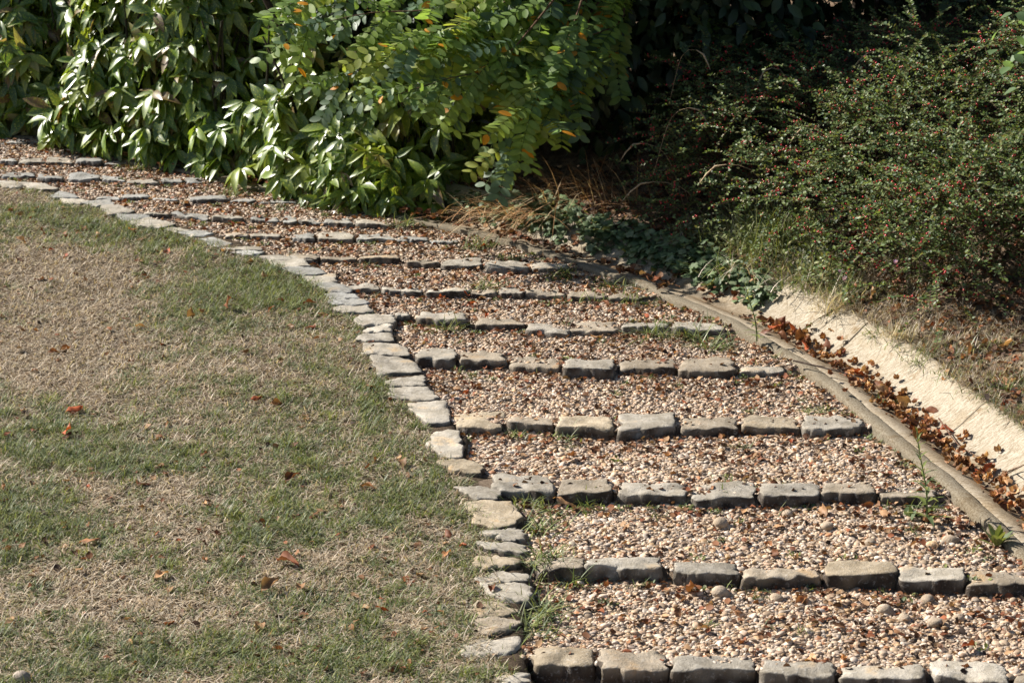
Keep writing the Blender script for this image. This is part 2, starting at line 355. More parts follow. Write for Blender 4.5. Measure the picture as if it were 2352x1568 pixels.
tag(sheet('lawn', xs, ys, ground_z, M_LAWN), kind='structure')
tag(sheet('gravel_path', np.arange(-6.5, 3.2, .03), np.arange(5.6, 17.5, .02), tread, M_DIRT, lambda X, Y: in_poly(X, Y, np.vstack([LEFT + np.array([-.10, 0]), (KERB + KN * .03)[::-1]]))), kind='structure')
def sweep(name, prof, mat, jitter=0.0, i0=0, i1=None, rough=0.0):
    K = KERB[i0:i1]; Nn = KN[i0:i1]; n, k = len(K), len(prof); V = np.empty((n, k, 3)); 
    for j, (u, z) in enumerate(prof):
        P = K + Nn * u; V[:, j, :2] = P; V[:, j, 2] = S * P[:, 1] + z
    V[:, :, 2] += (noise(V[:, :, 0], V[:, :, 1], 6, 31) - .5) * jitter + (noise(V[:, :, 0], V[:, :, 1], 30, 33) - .5) * rough
    I = np.arange(n * k).reshape(n, k); q = np.stack([I[:-1, :-1], I[:-1, 1:], I[1:, 1:], I[1:, :-1]], -1).reshape(-1, 4)
    m = MB(); pu = np.array([u for u, _ in prof]); sil = np.clip(1 - np.abs(V[:, :, 2] * 0 + pu[None] - .19) / .15, 0, 1) * (.35 + 1.0 * noise(V[:, :, 0], V[:, :, 1], 7, 35)) if 'gutter' in name else 0 * V[:, :, 2]
    sil = np.clip(sil, 0, 1)[..., None]; cc = (1 - sil) * 1.0 + sil * np.array([.52, .42, .31]); m.add(V, q, cc); return m.build(name, mat)
KERB = smooth_poly(KERB, 420); KT = unit(np.gradient(KERB, axis=0)); KN = np.stack([KT[:, 1], -KT[:, 0]], -1)
tag(sweep('concrete_kerb', [(.006, -.14), (.0, -.06), (.0, -.012), (.003, -.002), (.012, .004), (.035, .006), (.058, .005), (.066, .0), (.070, -.01), (.071, -.14)], M_KERB, .014, rough=.008), 'narrow grey-brown concrete kerb between the gravel path and the gutter', 'kerb')
GUT = tag(sweep('concrete_gutter', [(.074, -.12), (.074, -.014), (.082, -.008), (.13, -.012), (.19, -.040), (.225, -.048), (.26, -.046), (.30, -.032), (.34, -.010), (.38, .018), (.42, .052), (.46, .086), (.485, .102), (.502, .108), (.512, .104), (.516, .07), (.516, -.05)], M_GUTTER, .012, rough=.003), 'pale sunlit concrete drainage gutter curving along the right side of the path', 'gutter')
for yy in (8.15, 9.32, 10.42, 11.5):
    i = int(np.argmin(np.abs(KERB[:, 1] - yy) + 9 * (KERB[:, 0] < 0))); uu = np.linspace(.10, .50, 22); zz = np.interp(uu, GU, GZ); c_ = KERB[i] + KN[i] * uu[:, None] + KT[i] * (noise(uu, uu * 0 + yy, 20, 9) - .5)[:, None] * .012; hw = .0035
    zt = S * c_[:, 1] + np.interp(uu, [.088, .094, .13, .19, .225, .26, .30, .34, .38, .42, .46, .485, .502], [-.004, .002, -.012, -.040, -.048, -.046, -.032, -.010, .018, .052, .086, .102, .108]) + .0025
    jm = MB(); A = np.c_[c_ - KT[i] * hw, zt]; Bq = np.c_[c_ + KT[i] * hw, zt]; jm.add(np.vstack([A, Bq]), [[k, k + 1, 22 + k + 1, 22 + k] for k in range(21)], (.09, .075, .055)); jm.build('joint', M_BARK, GUT)
bu = np.r_[.514, .56, np.arange(.62, 4.2, .08), np.arange(4.5, 12, .5)]
KS = KERB; KERB_F, KT_F, KN_F = KERB, KT, KN
tag(sweep('bank', [(u, float(np.interp(u, GU, GZ)) - .004) for u in bu], M_BANK, .05, rough=.04), kind='structure')
KERB = smooth_poly(KERB, 150); KT = unit(np.gradient(KERB, axis=0)); KN = np.stack([KT[:, 1], -KT[:, 0]], -1)

# ------------------------------------------------------------------ stones
TONES = {'grey': (.37, .335, .28), 'pale grey': (.45, .41, .345), 'tan': (.40, .33, .235), 'bluish grey': (.33, .325, .305), 'brownish grey': (.335, .282, .215)}
def ordinal(n): return ['first', 'second', 'third', 'fourth', 'fifth', 'sixth', 'seventh', 'eighth', 'ninth', 'tenth', 'eleventh', 'twelfth', 'thirteenth', 'fourteenth', 'fifteenth'][n - 1]
def stone(name, xy, h, tone, seed, lift=0.0, bevel=.012, tilt=.05, rough=.008, rnd=(.12, .22)):
    r = np.random.default_rng(seed); P = np.asarray(xy, float)
    A = ((P[:, 0] * np.roll(P[:, 1], -1)) - (np.roll(P[:, 0], -1) * P[:, 1])).sum()
    if A < 0: P = P[::-1]
    for rt in rnd:
        Q = []
        for i in range(len(P)):
            a, b = P[i], P[(i + 1) % len(P)]; Q += [a + (b - a) * rt, a + (b - a) * (1 - rt)]
        P = np.array(Q)
    Lp = np.vstack([P, P[:1]]); L = np.r_[0, np.cumsum(np.linalg.norm(np.diff(Lp, axis=0), axis=1))]; N = 56
    s = np.linspace(0, L[-1], N, endpoint=False); P = np.stack([np.interp(s, L, Lp[:, k]) for k in (0, 1)], -1)
    size = min(np.ptp(P[:, 0]), np.ptp(P[:, 1])); c = P.mean(0); rad = P - c; rl = np.linalg.norm(rad, axis=1, keepdims=True); rn = rad / rl
    a = np.linspace(0, 2 * math.pi, N, endpoint=False)
    jit = sum(r.normal(0, .0055 / k ** .35) * np.sin(k * a + r.random() * 6.28) for k in (3, 4, 6, 7, 9, 11, 14, 17, 21))
    jit = jit * min(1, size / .12); P = P + rn * jit[:, None]
    bev = min(bevel, size * .12); zs = S * c[1]; tx, ty = r.normal(0, tilt, 2) * .5
    chip = np.zeros(N)
    for _ in range(r.integers(2, 5)):
        a0 = r.random() * 6.28; d = np.abs((a - a0 + math.pi) % (2 * math.pi) - math.pi); chip += np.exp(-(d / r.uniform(.08, .25)) ** 2) * r.uniform(.004, .016)
    k1 = r.normal(0, 26, (7, 2)); p1 = r.random(7) * 6.28
    def top(q): 
        d = q - c; return sum(np.sin(d @ k1[i] + p1[i]) for i in range(7)) / 7 * rough * 1.7 + tx * d[:, 0] + ty * d[:, 1] + S * d[:, 1]
    rings = []
    for ins, z, noi, ch in ((-.004, -h, 0, 0), (-.006, -h * .62, .004, 0), (-.003, -h * .32, .004, .3), (.0, -bev * .9, .002, .9), (bev * .35, -bev * .35, 0, 1.), (bev * 1.1, -.001, 0, .7), (bev * 2.2, 0, 0, .2)):
        Q = P - rn * (ins + noi * np.sin(a * r.integers(5, 12) + r.random() * 6)[:, None] + (chip * ch)[:, None] * .5)
        rings.append(np.c_[Q, zs + z + top(Q) - chip * ch * .8])
    base = P - rn * bev * 2.2
    for sc in (.74, .5, .25):
        Q = c + (base - c) * sc; rings.append(np.c_[Q, zs + top(Q)])
    V = np.vstack(rings + [np.array([[*c, zs + top(c[None])[0]]])]); V[:, 2] += lift
    K = len(rings); q = [[i * N + j, i * N + (j + 1) % N, (i + 1) * N + (j + 1) % N, (i + 1) * N + j] for i in range(K - 1) for j in range(N)]
    f = [[(K - 1) * N + j, (K - 1) * N + (j + 1) % N, K * N] for j in range(N)]
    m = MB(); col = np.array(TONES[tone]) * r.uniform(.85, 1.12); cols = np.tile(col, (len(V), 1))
    for k_, am in ((0, 1.), (1, 1.), (2, .95), (3, .6)):  # shade of the stone sides put into the colour, as mottled soil brown
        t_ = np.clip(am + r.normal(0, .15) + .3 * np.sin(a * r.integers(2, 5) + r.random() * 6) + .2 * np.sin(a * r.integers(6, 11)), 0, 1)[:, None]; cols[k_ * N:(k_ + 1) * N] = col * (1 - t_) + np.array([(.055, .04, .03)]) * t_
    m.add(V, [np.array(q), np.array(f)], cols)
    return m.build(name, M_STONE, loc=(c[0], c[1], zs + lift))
n_rows = len(ROWS)
for i, (rise, st) in enumerate(ROWS):
    for j, (x0, x1, a, b, bk) in enumerate(st):
        r = np.random.default_rng(1000 + i * 20 + j); wd = (x1 - x0)
        gp = min(3, wd * .02); sk = r.uniform(-.03, .05) * wd
        k = max(bk - (a + b) / 2, -60); t1, t2 = r.uniform(-.12, .12, 2) * abs(k)
        px = [(x0 + gp, a), (x0 + wd * .35, a + (b - a) * .35 + r.uniform(-1, 1.5)), (x0 + wd * .7, a + (b - a) * .7 + r.uniform(-1, 1.5)), (x1 - gp, b), (x1 - gp - max(2, wd * .02) - max(sk, 0) * .6, bk + t1 - (a - b) * .3), (x0 + wd * .5, bk - 1), (x0 + gp + 2 + abs(sk) * .8, bk + t2 + (a - b) * .3)]
        P = at(*np.array(px).T)[:, :2]
        if i < 4: tone = r.choice(['tan', 'brownish grey', 'grey', 'pale grey'], p=[.2, .35, .3, .15])
        elif i < 8: tone = r.choice(['brownish grey', 'grey', 'pale grey'], p=[.35, .45, .2])
        else: tone = r.choice(['bluish grey', 'grey'], p=[.6, .4])
        row = 'nearest step row' if i == 0 else 'farthest step row' if i == n_rows - 1 else f'{ordinal(i + 1)} step row from the bottom'
        pos = 'leftmost' if j == 0 else 'rightmost' if j == len(st) - 1 else f'{ordinal(j + 1)} from the left'
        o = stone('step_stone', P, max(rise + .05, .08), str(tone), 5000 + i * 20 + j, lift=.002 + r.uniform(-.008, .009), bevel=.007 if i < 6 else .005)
        tag(o, f'{tone} step stone, {pos} in the {row}', 'stone', 'stones edging the gravel steps')
def T3(p): return [(918.7 + x * .341, 1033.6 + y * .341) for x, y in p]
def T2(p): return [(574.2 + x * .3418, 516.8 + y * .3418) for x, y in p]
def T1(p): return [(x * .3418, 229.7 + y * .3418) for x, y in p]
EDGE = [T3(p) for p in (
 [(650, 1530), (760, 1512), (860, 1505), (880, 1560), (700, 1585)],
 [(430, 1300), (560, 1272), (800, 1258), (800, 1350), (560, 1395), (410, 1385)],
 [(510, 1140), (700, 1130), (830, 1150), (760, 1200), (600, 1252), (540, 1230)],
 [(505, 1010), (750, 1040), (800, 1080), (640, 1125), (530, 1125)],
 [(545, 900), (870, 892), (880, 1020), (700, 1010), (590, 960)],
 [(500, 870), (680, 815), (860, 830), (865, 885), (560, 890)],
 [(490, 750), (540, 710), (830, 735), (790, 775), (540, 805)],
 [(500, 618), (760, 622), (855, 650), (850, 695), (600, 675)],
 [(560, 548), (820, 530), (840, 590), (830, 612), (700, 605), (590, 585)],
 [(440, 350), (755, 345), (810, 440), (790, 505), (640, 530), (500, 490)],
 [(360, 250), (560, 250), (680, 285), (660, 328), (500, 325)],
 [(240, 75), (420, 60), (560, 100), (540, 165), (350, 140)])] + [T2(p) for p in (
 [(1240, 1390), (1410, 1380), (1430, 1560), (1330, 1568), (1190, 1490)],
 [(1060, 1200), (1320, 1185), (1345, 1325), (1190, 1335), (1090, 1250)],
 [(930, 1095), (1190, 1088), (1275, 1165), (1200, 1178), (960, 1165)],
 [(900, 1055), (1160, 998), (1185, 1080), (930, 1088)],
 [(815, 888), (940, 882), (1110, 920), (1170, 988), (860, 1003)],
 [(760, 795), (960, 790), (1060, 835), (1070, 882), (920, 875), (770, 868)],
 [(705, 765), (760, 733), (950, 727), (965, 775), (780, 788)],
 [(760, 702), (930, 664), (960, 692), (940, 720), (790, 728)],
 [(710, 640), (740, 610), (960, 602), (980, 658), (880, 660), (760, 682)],
 [(560, 560), (620, 542), (790, 547), (830, 585), (600, 590)],
 [(525, 505), (760, 500), (795, 520), (780, 537), (560, 537)],
 [(510, 457), (700, 462), (730, 490), (530, 496)],
 [(445, 395), (560, 387), (690, 430), (675, 455), (500, 442)],
 [(360, 342), (570, 332), (590, 383), (420, 400)],
 [(205, 287), (420, 282), (540, 322), (350, 340)],
 [(130, 247), (370, 235), (410, 275), (200, 283)],
 [(60, 215), (250, 205), (440, 236), (140, 243)])] + [T1(p) for p in (
 [(1540, 1018), (1700, 1010), (1780, 1032), (1700, 1052)],
 [(1500, 1000), (1620, 986), (1740, 988), (1760, 1006), (1580, 1014)],
 [(1345, 935), (1440, 922), (1560, 960), (1480, 992), (1400, 970)],
 [(1190, 892), (1400, 880), (1440, 902), (1300, 920)],
 [(1090, 866), (1190, 860), (1290, 880), (1190, 893)],
 [(860, 822), (1000, 790), (1180, 830), (1100, 860), (980, 860)],
 [(770, 772), (960, 770), (1020, 790), (850, 818)],
 [(670, 717), (800, 705), (910, 755), (740, 775)],
 [(540, 692), (740, 670), (770, 700), (660, 718)],
 [(405, 667), (560, 665), (600, 690), (440, 705)],
 [(350, 640), (400, 610), (510, 640), (530, 660), (370, 660)],
 [(120, 560), (240, 555), (400, 595), (260, 605)],
 [(0, 545), (115, 545), (150, 580), (20, 590)],
 [(-200, 520), (-60, 520), (-10, 560), (-120, 570)])]
for i, poly in enumerate(EDGE):
    r = np.random.default_rng(300 + i); P = at(*np.array(poly).T)[:, :2]; P = P.mean(0) + (P - P.mean(0)) * 1.06
    if i < 12: tone = r.choice(['tan', 'grey', 'brownish grey'], p=[.35, .4, .25])
    elif i < 22: tone = r.choice(['pale grey', 'grey'], p=[.7, .3])
    else: tone = r.choice(['bluish grey', 'pale grey', 'grey'], p=[.4, .4, .2])
    c = P.mean(0)
    near = min(range(n_rows), key=lambda k: abs(FRONT[k][1][0] - c[1])) + 1
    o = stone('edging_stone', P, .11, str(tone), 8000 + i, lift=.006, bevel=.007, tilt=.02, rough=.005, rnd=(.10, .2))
    where = 'lowest' if i == 0 else f'{i + 1}th' if i + 1 not in (2, 3, 22, 23, 33, 21, 31, 32, 41, 42, 43) else {2: 'second', 3: 'third', 21: '21st', 31: '31st', 41: '41st', 22: '22nd', 23: '23rd', 32: '32nd', 33: '33rd', 42: '42nd', 43: '43rd'}[i + 1]
    tag(o, f'{tone} flat edging stone, {where} up from the bottom along the lawn edge', 'stone', 'flat stones edging the lawn')

# ------------------------------------------------------------------ gravel, cobbles
peb_hi = [lump(1, 40 + i, .22) for i in range(5)]; peb_lo = [lump(0, 60 + i, .18) for i in range(4)]
PCOL = np.array([(.50, .41, .30), (.56, .49, .40), (.43, .34, .24), (.58, .53, .46), (.47, .34, .20), (.38, .28, .20), (.33, .29, .24), (.52, .38, .27), (.44, .22, .11), (.24, .20, .17)])
PP = np.array([.2, .19, .14, .13, .1, .08, .06, .05, .02, .03])
m = MB()
def pebbles(n, y0, y1, T, sm, sd, lift):
    x = rng.uniform(-6.2, 2.6, n); y = rng.uniform(y0, y1, n); ok = in_poly(x, y, PATH) & (x > -.28 * y - .6); x, y = x[ok], y[ok]; n = len(x)
    k = rng.integers(0, len(T), n)
    z = tread(x, y)
    size = np.clip(rng.lognormal(math.log(sm), sd, n), .003, .021); sc = np.stack([size, size * rng.uniform(.55, .9, n), size * rng.uniform(.28, .5, n)], -1)
    ya = rng.uniform(0, 6.28, n); d = np.stack([np.cos(ya), np.sin(ya), rng.normal(0, .25, n)], -1); up = np.stack([rng.normal(0, .3, n), rng.normal(0, .3, n), np.ones(n)], -1)
    B = basis(d, up); c = PCOL[rng.choice(len(PCOL), n, p=PP)] * rng.uniform(.6, 1.1, (n, 1)) * (.86 + .3 * noise(x, y, 2.5, 5))[:, None] * np.array([[1.04, .955, .90]])
    for q in range(len(T)):
        s = k == q; m.stamp(T[q], B[s], sc[s], np.stack([x, y, z + sc[:, 2] * lift], -1)[s], c[s])
pebbles(340000, 6.4, 9.6, peb_hi, .0063, .48, .3)
pebbles(250000, 9.6, 12.0, peb_lo, .0068, .46, .3)
pebbles(250000, 12.0, 15.8, peb_lo, .0085, .4, .35)
tag(m.build('gravel', M_PEB), kind='stuff')
cob = [lump(2, 80 + i, .35) for i in range(4)]
for i, (zx, zy, s) in enumerate([(1420, 1090, .034), (1540, 1150, .030), (1750, 1195, .036), (1700, 1000, .034), (310, 975, .042), (680, 995, .030), (1730, 690, .034), (1310, 665, .03), (310, 525, .042), (1850, 640, .036), (1020, 545, .036), (1900, 1150, .026), (760, 440, .03), (1230, 1400, .02)]):
    p = at(np.array(1550.4 + zx * .341), np.array(1033.6 + zy * .341), -.045); p[2] = tread(p[0], p[1]) + s * .25; m = MB(); V = cob[i % 4][0] * np.array([s, s * .8, s * .62]); a = i * 1.7
    V = V @ np.array([[math.cos(a), math.sin(a), 0], [-math.sin(a), math.cos(a), 0], [0, 0, 1]])
    m.add(V + p, cob[i % 4][1], np.array((.44, .35, .26)) * (0.8 + .3 * rng.random())); tag(m.build('cobble', M_STONE, loc=p), 'rough pale lump of stone half sunk in the gravel of the two lowest treads', 'stone', 'rough cobbles among the gravel')

# ------------------------------------------------------------------ grass
def blade_t(b): return grid_t([(0, .5), (.45, .42), (.8, .26), (1, .05)], 2, bend=b)
BL = [blade_t(b) for b in (.15, .4, .75)]
GREENS = np.array([(.13, .165, .045), (.19, .225, .07), (.10, .14, .06), (.23, .25, .08), (.25, .265, .16), (.18, .215, .13)])
STRAWS = np.array([(.52, .42, .31), (.66, .57, .46), (.40, .30, .20), (.24, .17, .11), (.58, .49, .37), (.44, .39, .31)])
def blades(m, P, L, W, flat, col, bend_up=True):
    n = len(P); a = rng.uniform(0, 6.28, n); el = np.clip(flat, .02, 1.5)
    d = np.stack([np.cos(a) * np.cos(el), np.sin(a) * np.cos(el), np.sin(el)], -1); B = basis(d, np.tile([0., 0, 1.], (n, 1)))
    sc = np.stack([W, L, L], -1); k = rng.integers(0, 3, n)
    for q in range(3): s = k == q; m.stamp(BL[q], B[s], sc[s], P[s], col[s])
gpts = [(560, 660, 190, 70, 1.1), (450, 720, 90, 40, .6), (120, 480, 120, 40, .9), (300, 540, 160, 40, .9), (650, 640, 80, 60, .6), (800, 880, 120, 60, .35), (700, 960, 200, 80, .3), (90, 1040, 120, 60, .7), (60, 1200, 130, 80, .8), (250, 1060, 140, 40, .5), (700, 1230, 200, 90, .5), (950, 1120, 120, 60, .5), (860, 1500, 140, 50, .8), (480, 1500, 120, 40, .5), (80, 1480, 150, 60, .4), (330, 1290, 140, 60, .3), (830, 760, 60, 50, .5),
        (150, 640, 200, 90, -.9), (90, 820, 180, 70, -.8), (330, 830, 160, 50, -.5), (210, 1360, 260, 70, -.6), (380, 1130, 150, 40, -.7), (300, 1390, 120, 30, -.5), (120, 760, 150, 50, -.5), (800, 1300, 80, 40, -.4), (120, 455, 120, 15, -.6), (600, 860, 120, 30, -.35)]
def green(x, y):
    zc = y * cp_ - (S * y - H) * sp_; px = 1176 + F * x / zc; py = 784 - F * (y * sp_ + (S * y - H) * cp_) / zc
    g = .36 + (noise(x, y, 3.2, 21) - .5) * .9 + (noise(x, y, 12, 22) - .5) * 1.5
    for a, b, sx, sy, wgt in gpts: g = g + wgt * .7 * np.exp(-((px - a) / sx) ** 2 - ((py - b) / sy) ** 2)
    return np.clip(g, 0, 1)
LAWN_EDGE = at(*np.array([np.mean([p for p in e if p[0] <= np.mean([q[0] for q in e])], axis=0) for e in EDGE]).T)[:, :2]
LAWN_EDGE = np.vstack([[LEFT[0] + (-.25, 0)], [at(np.array(1062), np.array(1600))[:2]], LAWN_EDGE, [LEFT[-1] + (0, -.3)]])
LAWN_POLY = np.vstack([LAWN_EDGE + np.stack([np.where(LAWN_EDGE[:, 1] < 8.7, .055, .015), 0 * LAWN_EDGE[:, 1]], -1), [[-14, 15.]], [[-14, 3.5]]])
m = MB()
n = 760000; y = 6.0 + 9.4 * rng.random(n) ** 1.25; x = rng.uniform(-1, 1, n) * 0 + (-.26 * y - .5) + rng.random(n) * (.26 * y + .7)
ok = in_poly(x, y, LAWN_POLY); x, y = x[ok], y[ok]; g = green(x, y); n = len(x)
isg = rng.random(n) < g ** 1.1 * .68
keep = isg | (rng.random(n) < .75); x, y, g, isg = x[keep], y[keep], g[keep], isg[keep]; n = len(x)
col = np.where(isg[:, None], GREENS[rng.integers(0, 6, n)], STRAWS[rng.integers(0, 6, n)]) * rng.uniform(.7, 1.2, (n, 1))
L = np.where(isg, rng.uniform(.02, .05, n) * (.65 + .75 * g), rng.uniform(.02, .06, n)); el = np.where(isg, rng.normal(.6, .32, n), rng.normal(.35, .28, n)); thin = rng.random(n) < .45 + .9 * noise(x, y, 7, 25); x, y, g, isg, col, L, el = x[thin], y[thin], g[thin], isg[thin], col[thin], L[thin], el[thin]; n = len(x)
blades(m, np.stack([x, y, lawn_z(x, y) + .001], -1), L, rng.uniform(.0022, .0046, n), el, col)
nc = 2600; cy = 6.3 + 8.2 * rng.random(nc); cx = (-.26 * cy - .3) + rng.random(nc) * (.26 * cy + .5); ok = in_poly(cx, cy, LAWN_POLY) & (rng.random(nc) < green(cx, cy) ** 1.5 * 1.1); cx, cy = cx[ok], cy[ok]
k = 34; rep = np.repeat(np.arange(len(cx)), k); n = len(rep); x = cx[rep] + rng.normal(0, .022, n); y = cy[rep] + rng.normal(0, .022, n); tone = GREENS[rng.integers(0, 6, len(cx))] * rng.uniform(.85, 1.25, (len(cx), 1))
blades(m, np.stack([x, y, lawn_z(x, y)], -1), rng.uniform(.025, .06, n) * rng.uniform(.7, 1.25, len(cx))[rep], rng.uniform(.0026, .0048, n), rng.normal(.75, .35, n), tone[rep] * rng.uniform(.75, 1.2, (n, 1)))
tag(m.build('grass', M_GRASS), kind='stuff')

# ------------------------------------------------------------------ bank ground cover: short grass along the lip, ivy, litter
m = MB(); n = 150000; vis = np.where((KERB[:, 1] > 7) & (KERB[:, 1] < 12) & (KERB[:, 0] > 0))[0]; si = vis[rng.integers(0, len(vis), n)]; u = .5 + rng.random(n) ** 1.6 * 1.5; P = KERB[si] + KN[si] * u[:, None] + rng.normal(0, .04, (n, 2)); u = u_of(P[:, 0], P[:, 1])
ok = (u > .485) & (P[:, 1] > 6.6) & (P[:, 1] < 11.6) & (noise(P[:, 0], P[:, 1], 5, 51) > .30 + (u - .5) * .16 + np.clip(P[:, 1] - 10, 0, 1) * .12); P = P[ok]; n = len(P); isg = rng.random(n) < .40 * (noise(P[:, 0], P[:, 1], 4, 57) > .45)
col = np.where(isg[:, None], GREENS[rng.integers(0, 6, n)], STRAWS[rng.integers(0, 6, n)] * .9) * rng.uniform(.6, 1.2, (n, 1))
blades(m, np.c_[P, G(P[:, 0], P[:, 1])], rng.uniform(.025, .065, n), rng.uniform(.002, .004, n), rng.normal(.6, .35, n), col)
tag(m.build('bank_grass', M_GRASS), kind='stuff')
frag = [grid_t([(0, .12), (.35, .4), (.7, .33), (1, .03)], 3, fold=.5 * s, bend=b, wave=.06) for s, b in ((1, .3), (-1, .1), (.6, -.3))]
BROWNS = np.array([(.20, .09, .045), (.28, .14, .07), (.12, .062, .036), (.36, .22, .12), (.24, .085, .04), (.07, .045, .034)])
m = MB()
def litter(P, size, tilt=.5):
    n = len(P); a = rng.uniform(0, 6.28, n); d = np.stack([np.cos(a), np.sin(a), rng.normal(0, tilt * .5, n)], -1); up = np.stack([rng.normal(0, tilt, n), rng.normal(0, tilt, n), np.ones(n)], -1)
    B = basis(d, up); k = rng.integers(0, 3, n); c = BROWNS[rng.integers(0, 6, n)] * rng.uniform(.6, 1.35, (n, 1))
    for q in range(3): s = k == q; m.stamp(frag[q], B[s], size[s], P[s], c[s])
n = 60000; x = rng.uniform(-4.5, 2.3, n); y = rng.uniform(6.6, 15.4, n); ok = in_poly(x, y, PATH); x, y = x[ok], y[ok]
below = np.full(len(x), 9.)
for a, b, r_ in FRONT: dd = np.interp(x, a, b) - y; below = np.where((dd > 0) & (dd < below), dd, below)
u = u_of(x, y); pr = .28 + 1.6 * np.exp(-below / .10) + .6 * np.exp(u / .12) + .6 * (noise(x, y, 3, 71) > .58) + .08 * (y > 10)
ok = rng.random(len(x)) < pr; x, y = x[ok], y[ok]; litter(np.stack([x, y, tread(x, y) + .012], -1), rng.uniform(.012, .034, len(x)), .6)
n = 13000; vis = np.where((KERB[:, 1] > 7) & (KERB[:, 1] < 13.5) & (KERB[:, 0] > -1.5))[0]; si = vis[rng.integers(0, len(vis), n)]; u = .52 + rng.random(n) * 1.9; P = KERB[si] + KN[si] * u[:, None] + rng.normal(0, .05, (n, 2)); u = u_of(P[:, 0], P[:, 1]); ok = (u > .49) & (P[:, 1] > 6.6) & (P[:, 1] < 13.5); P = P[ok]
litter(np.c_[P, G(P[:, 0], P[:, 1]) + .015], rng.uniform(.015, .045, len(P)), .6)
n = 1700; si = rng.integers(0, 150, n); u = rng.normal(.22, .04, n); P = KERB[si] + KN[si] * u[:, None] + rng.normal(0, .02, (n, 2)); ok = (P[:, 1] > 6.6) & (P[:, 1] < 11.2); P = P[ok]
litter(np.c_[P, G(P[:, 0], P[:, 1]) + .012], rng.uniform(.012, .035, len(P)), .7)
n = 3600; y = 6.3 + 8.6 * rng.random(n); x = (-.26 * y - .3) + rng.random(n) * (.26 * y + .5); ok = in_poly(x, y, LAWN_POLY) & (rng.random(n) < .15 + .7 * (noise(x, y, 2.5, 72) > .55)); x, y = x[ok], y[ok]
litter(np.stack([x, y, lawn_z(x, y) + .012], -1), rng.uniform(.012, .04, len(x)), .5)
n = 7000; si = rng.integers(0, 150, n); u = rng.uniform(-.02, .6, n); P = KERB[si] + KN[si] * u[:, None]; ok = (P[:, 1] > 11.3) & (P[:, 0] > -5) & (noise(P[:, 0], P[:, 1], 6, 76) > .42); P = P[ok]
litter(np.c_[P, G(P[:, 0], P[:, 1]) + .02], rng.uniform(.02, .05, len(P)), .6)
tag(m.build('leaf_litter', M_LITTER), kind='stuff')

ang = np.linspace(0, 2 * math.pi, 20, endpoint=False); rr = .34 + .16 * np.abs(np.cos(ang * 2.5)) ** .8
iv = np.c_[rr * np.sin(ang), .4 - rr * np.cos(ang), -.10 * np.abs(np.sin(ang))]; IVY = (np.vstack([iv, [[0, .4, .04]]]), [np.array([[j, (j + 1) % 20, 20] for j in range(20)])], np.zeros((21, 3)))
m = MB()
ivp = np.array([(960, 470), (1120, 480), (1260, 480), (1420, 540), (1600, 590), (1740, 640), (1800, 690), (1700, 735), (1640, 700), (1520, 645), (1400, 600), (1270, 560), (1130, 525), (1000, 512)])
pts = np.stack([rng.uniform(940, 1820, 9000), rng.uniform(460, 745, 9000)], -1); pts = pts[in_poly(pts[:, 0], pts[:, 1], ivp)]; pts = pts[noise(pts[:, 0], pts[:, 1], .025, 81) > .34]
Q = np.array([hit(a, b) for a, b in pts[:2600]]); Q = Q[(u_of(Q[:, 0], Q[:, 1]) > .30)]; n = len(Q); Q[:, 2] += rng.uniform(.02, .12, n)
a = rng.uniform(0, 6.28, n); B = basis(np.stack([np.cos(a), np.sin(a), rng.normal(-.3, .3, n)], -1), np.stack([rng.normal(-.2, .4, n), rng.normal(-.5, .4, n), np.ones(n)], -1))
IC = np.array([(.10, .155, .065), (.15, .21, .10), (.21, .26, .15), (.065, .11, .045), (.28, .27, .05)]); m.stamp(IVY, B, rng.uniform(.03, .06, n), Q, IC[rng.choice(5, n, p=[.3, .3, .2, .17, .03])] * rng.uniform(.7, 1.2, (n, 1)))
tag(m.build('ivy', M_IVY), kind='stuff')

# ------------------------------------------------------------------ aucuba hedge: glossy speckled evergreen shrubs
AUC = [grid_t([(0, .02), (.10, .06), (.28, .155), (.48, .185), (.68, .15), (.86, .075), (1, .006)], 3, fold=f_, bend=b_, wave=.012) for f_, b_ in ((.35, .12), (.25, .3), (.45, .5))]
ACOL = np.array([(.12, .20, .03), (.16, .24, .035), (.09, .16, .03), (.22, .28, .045)])
hb = at(*np.array([(-170, 300), (-80, 303), (0, 312), (110, 316), (200, 352), (300, 374), (420, 396), (520, 410), (600, 436), (660, 452), (760, 462), (880, 474), (1000, 486)]).T)[:, :2]; HB = smooth_poly(hb, 160)
hpx = 1176 + F * HB[:, 0] / (HB[:, 1] * cp_ - (S * HB[:, 1] - H) * sp_)
def hi(px): return int(np.argmin(np.abs(hpx - px)))
HT = unit(np.gradient(HB, axis=0)); HN = np.stack([HT[:, 1], -HT[:, 0]], -1)
HN = np.where((HN @ np.array([-.6, -.8]))[:, None] < 0, -HN, HN)
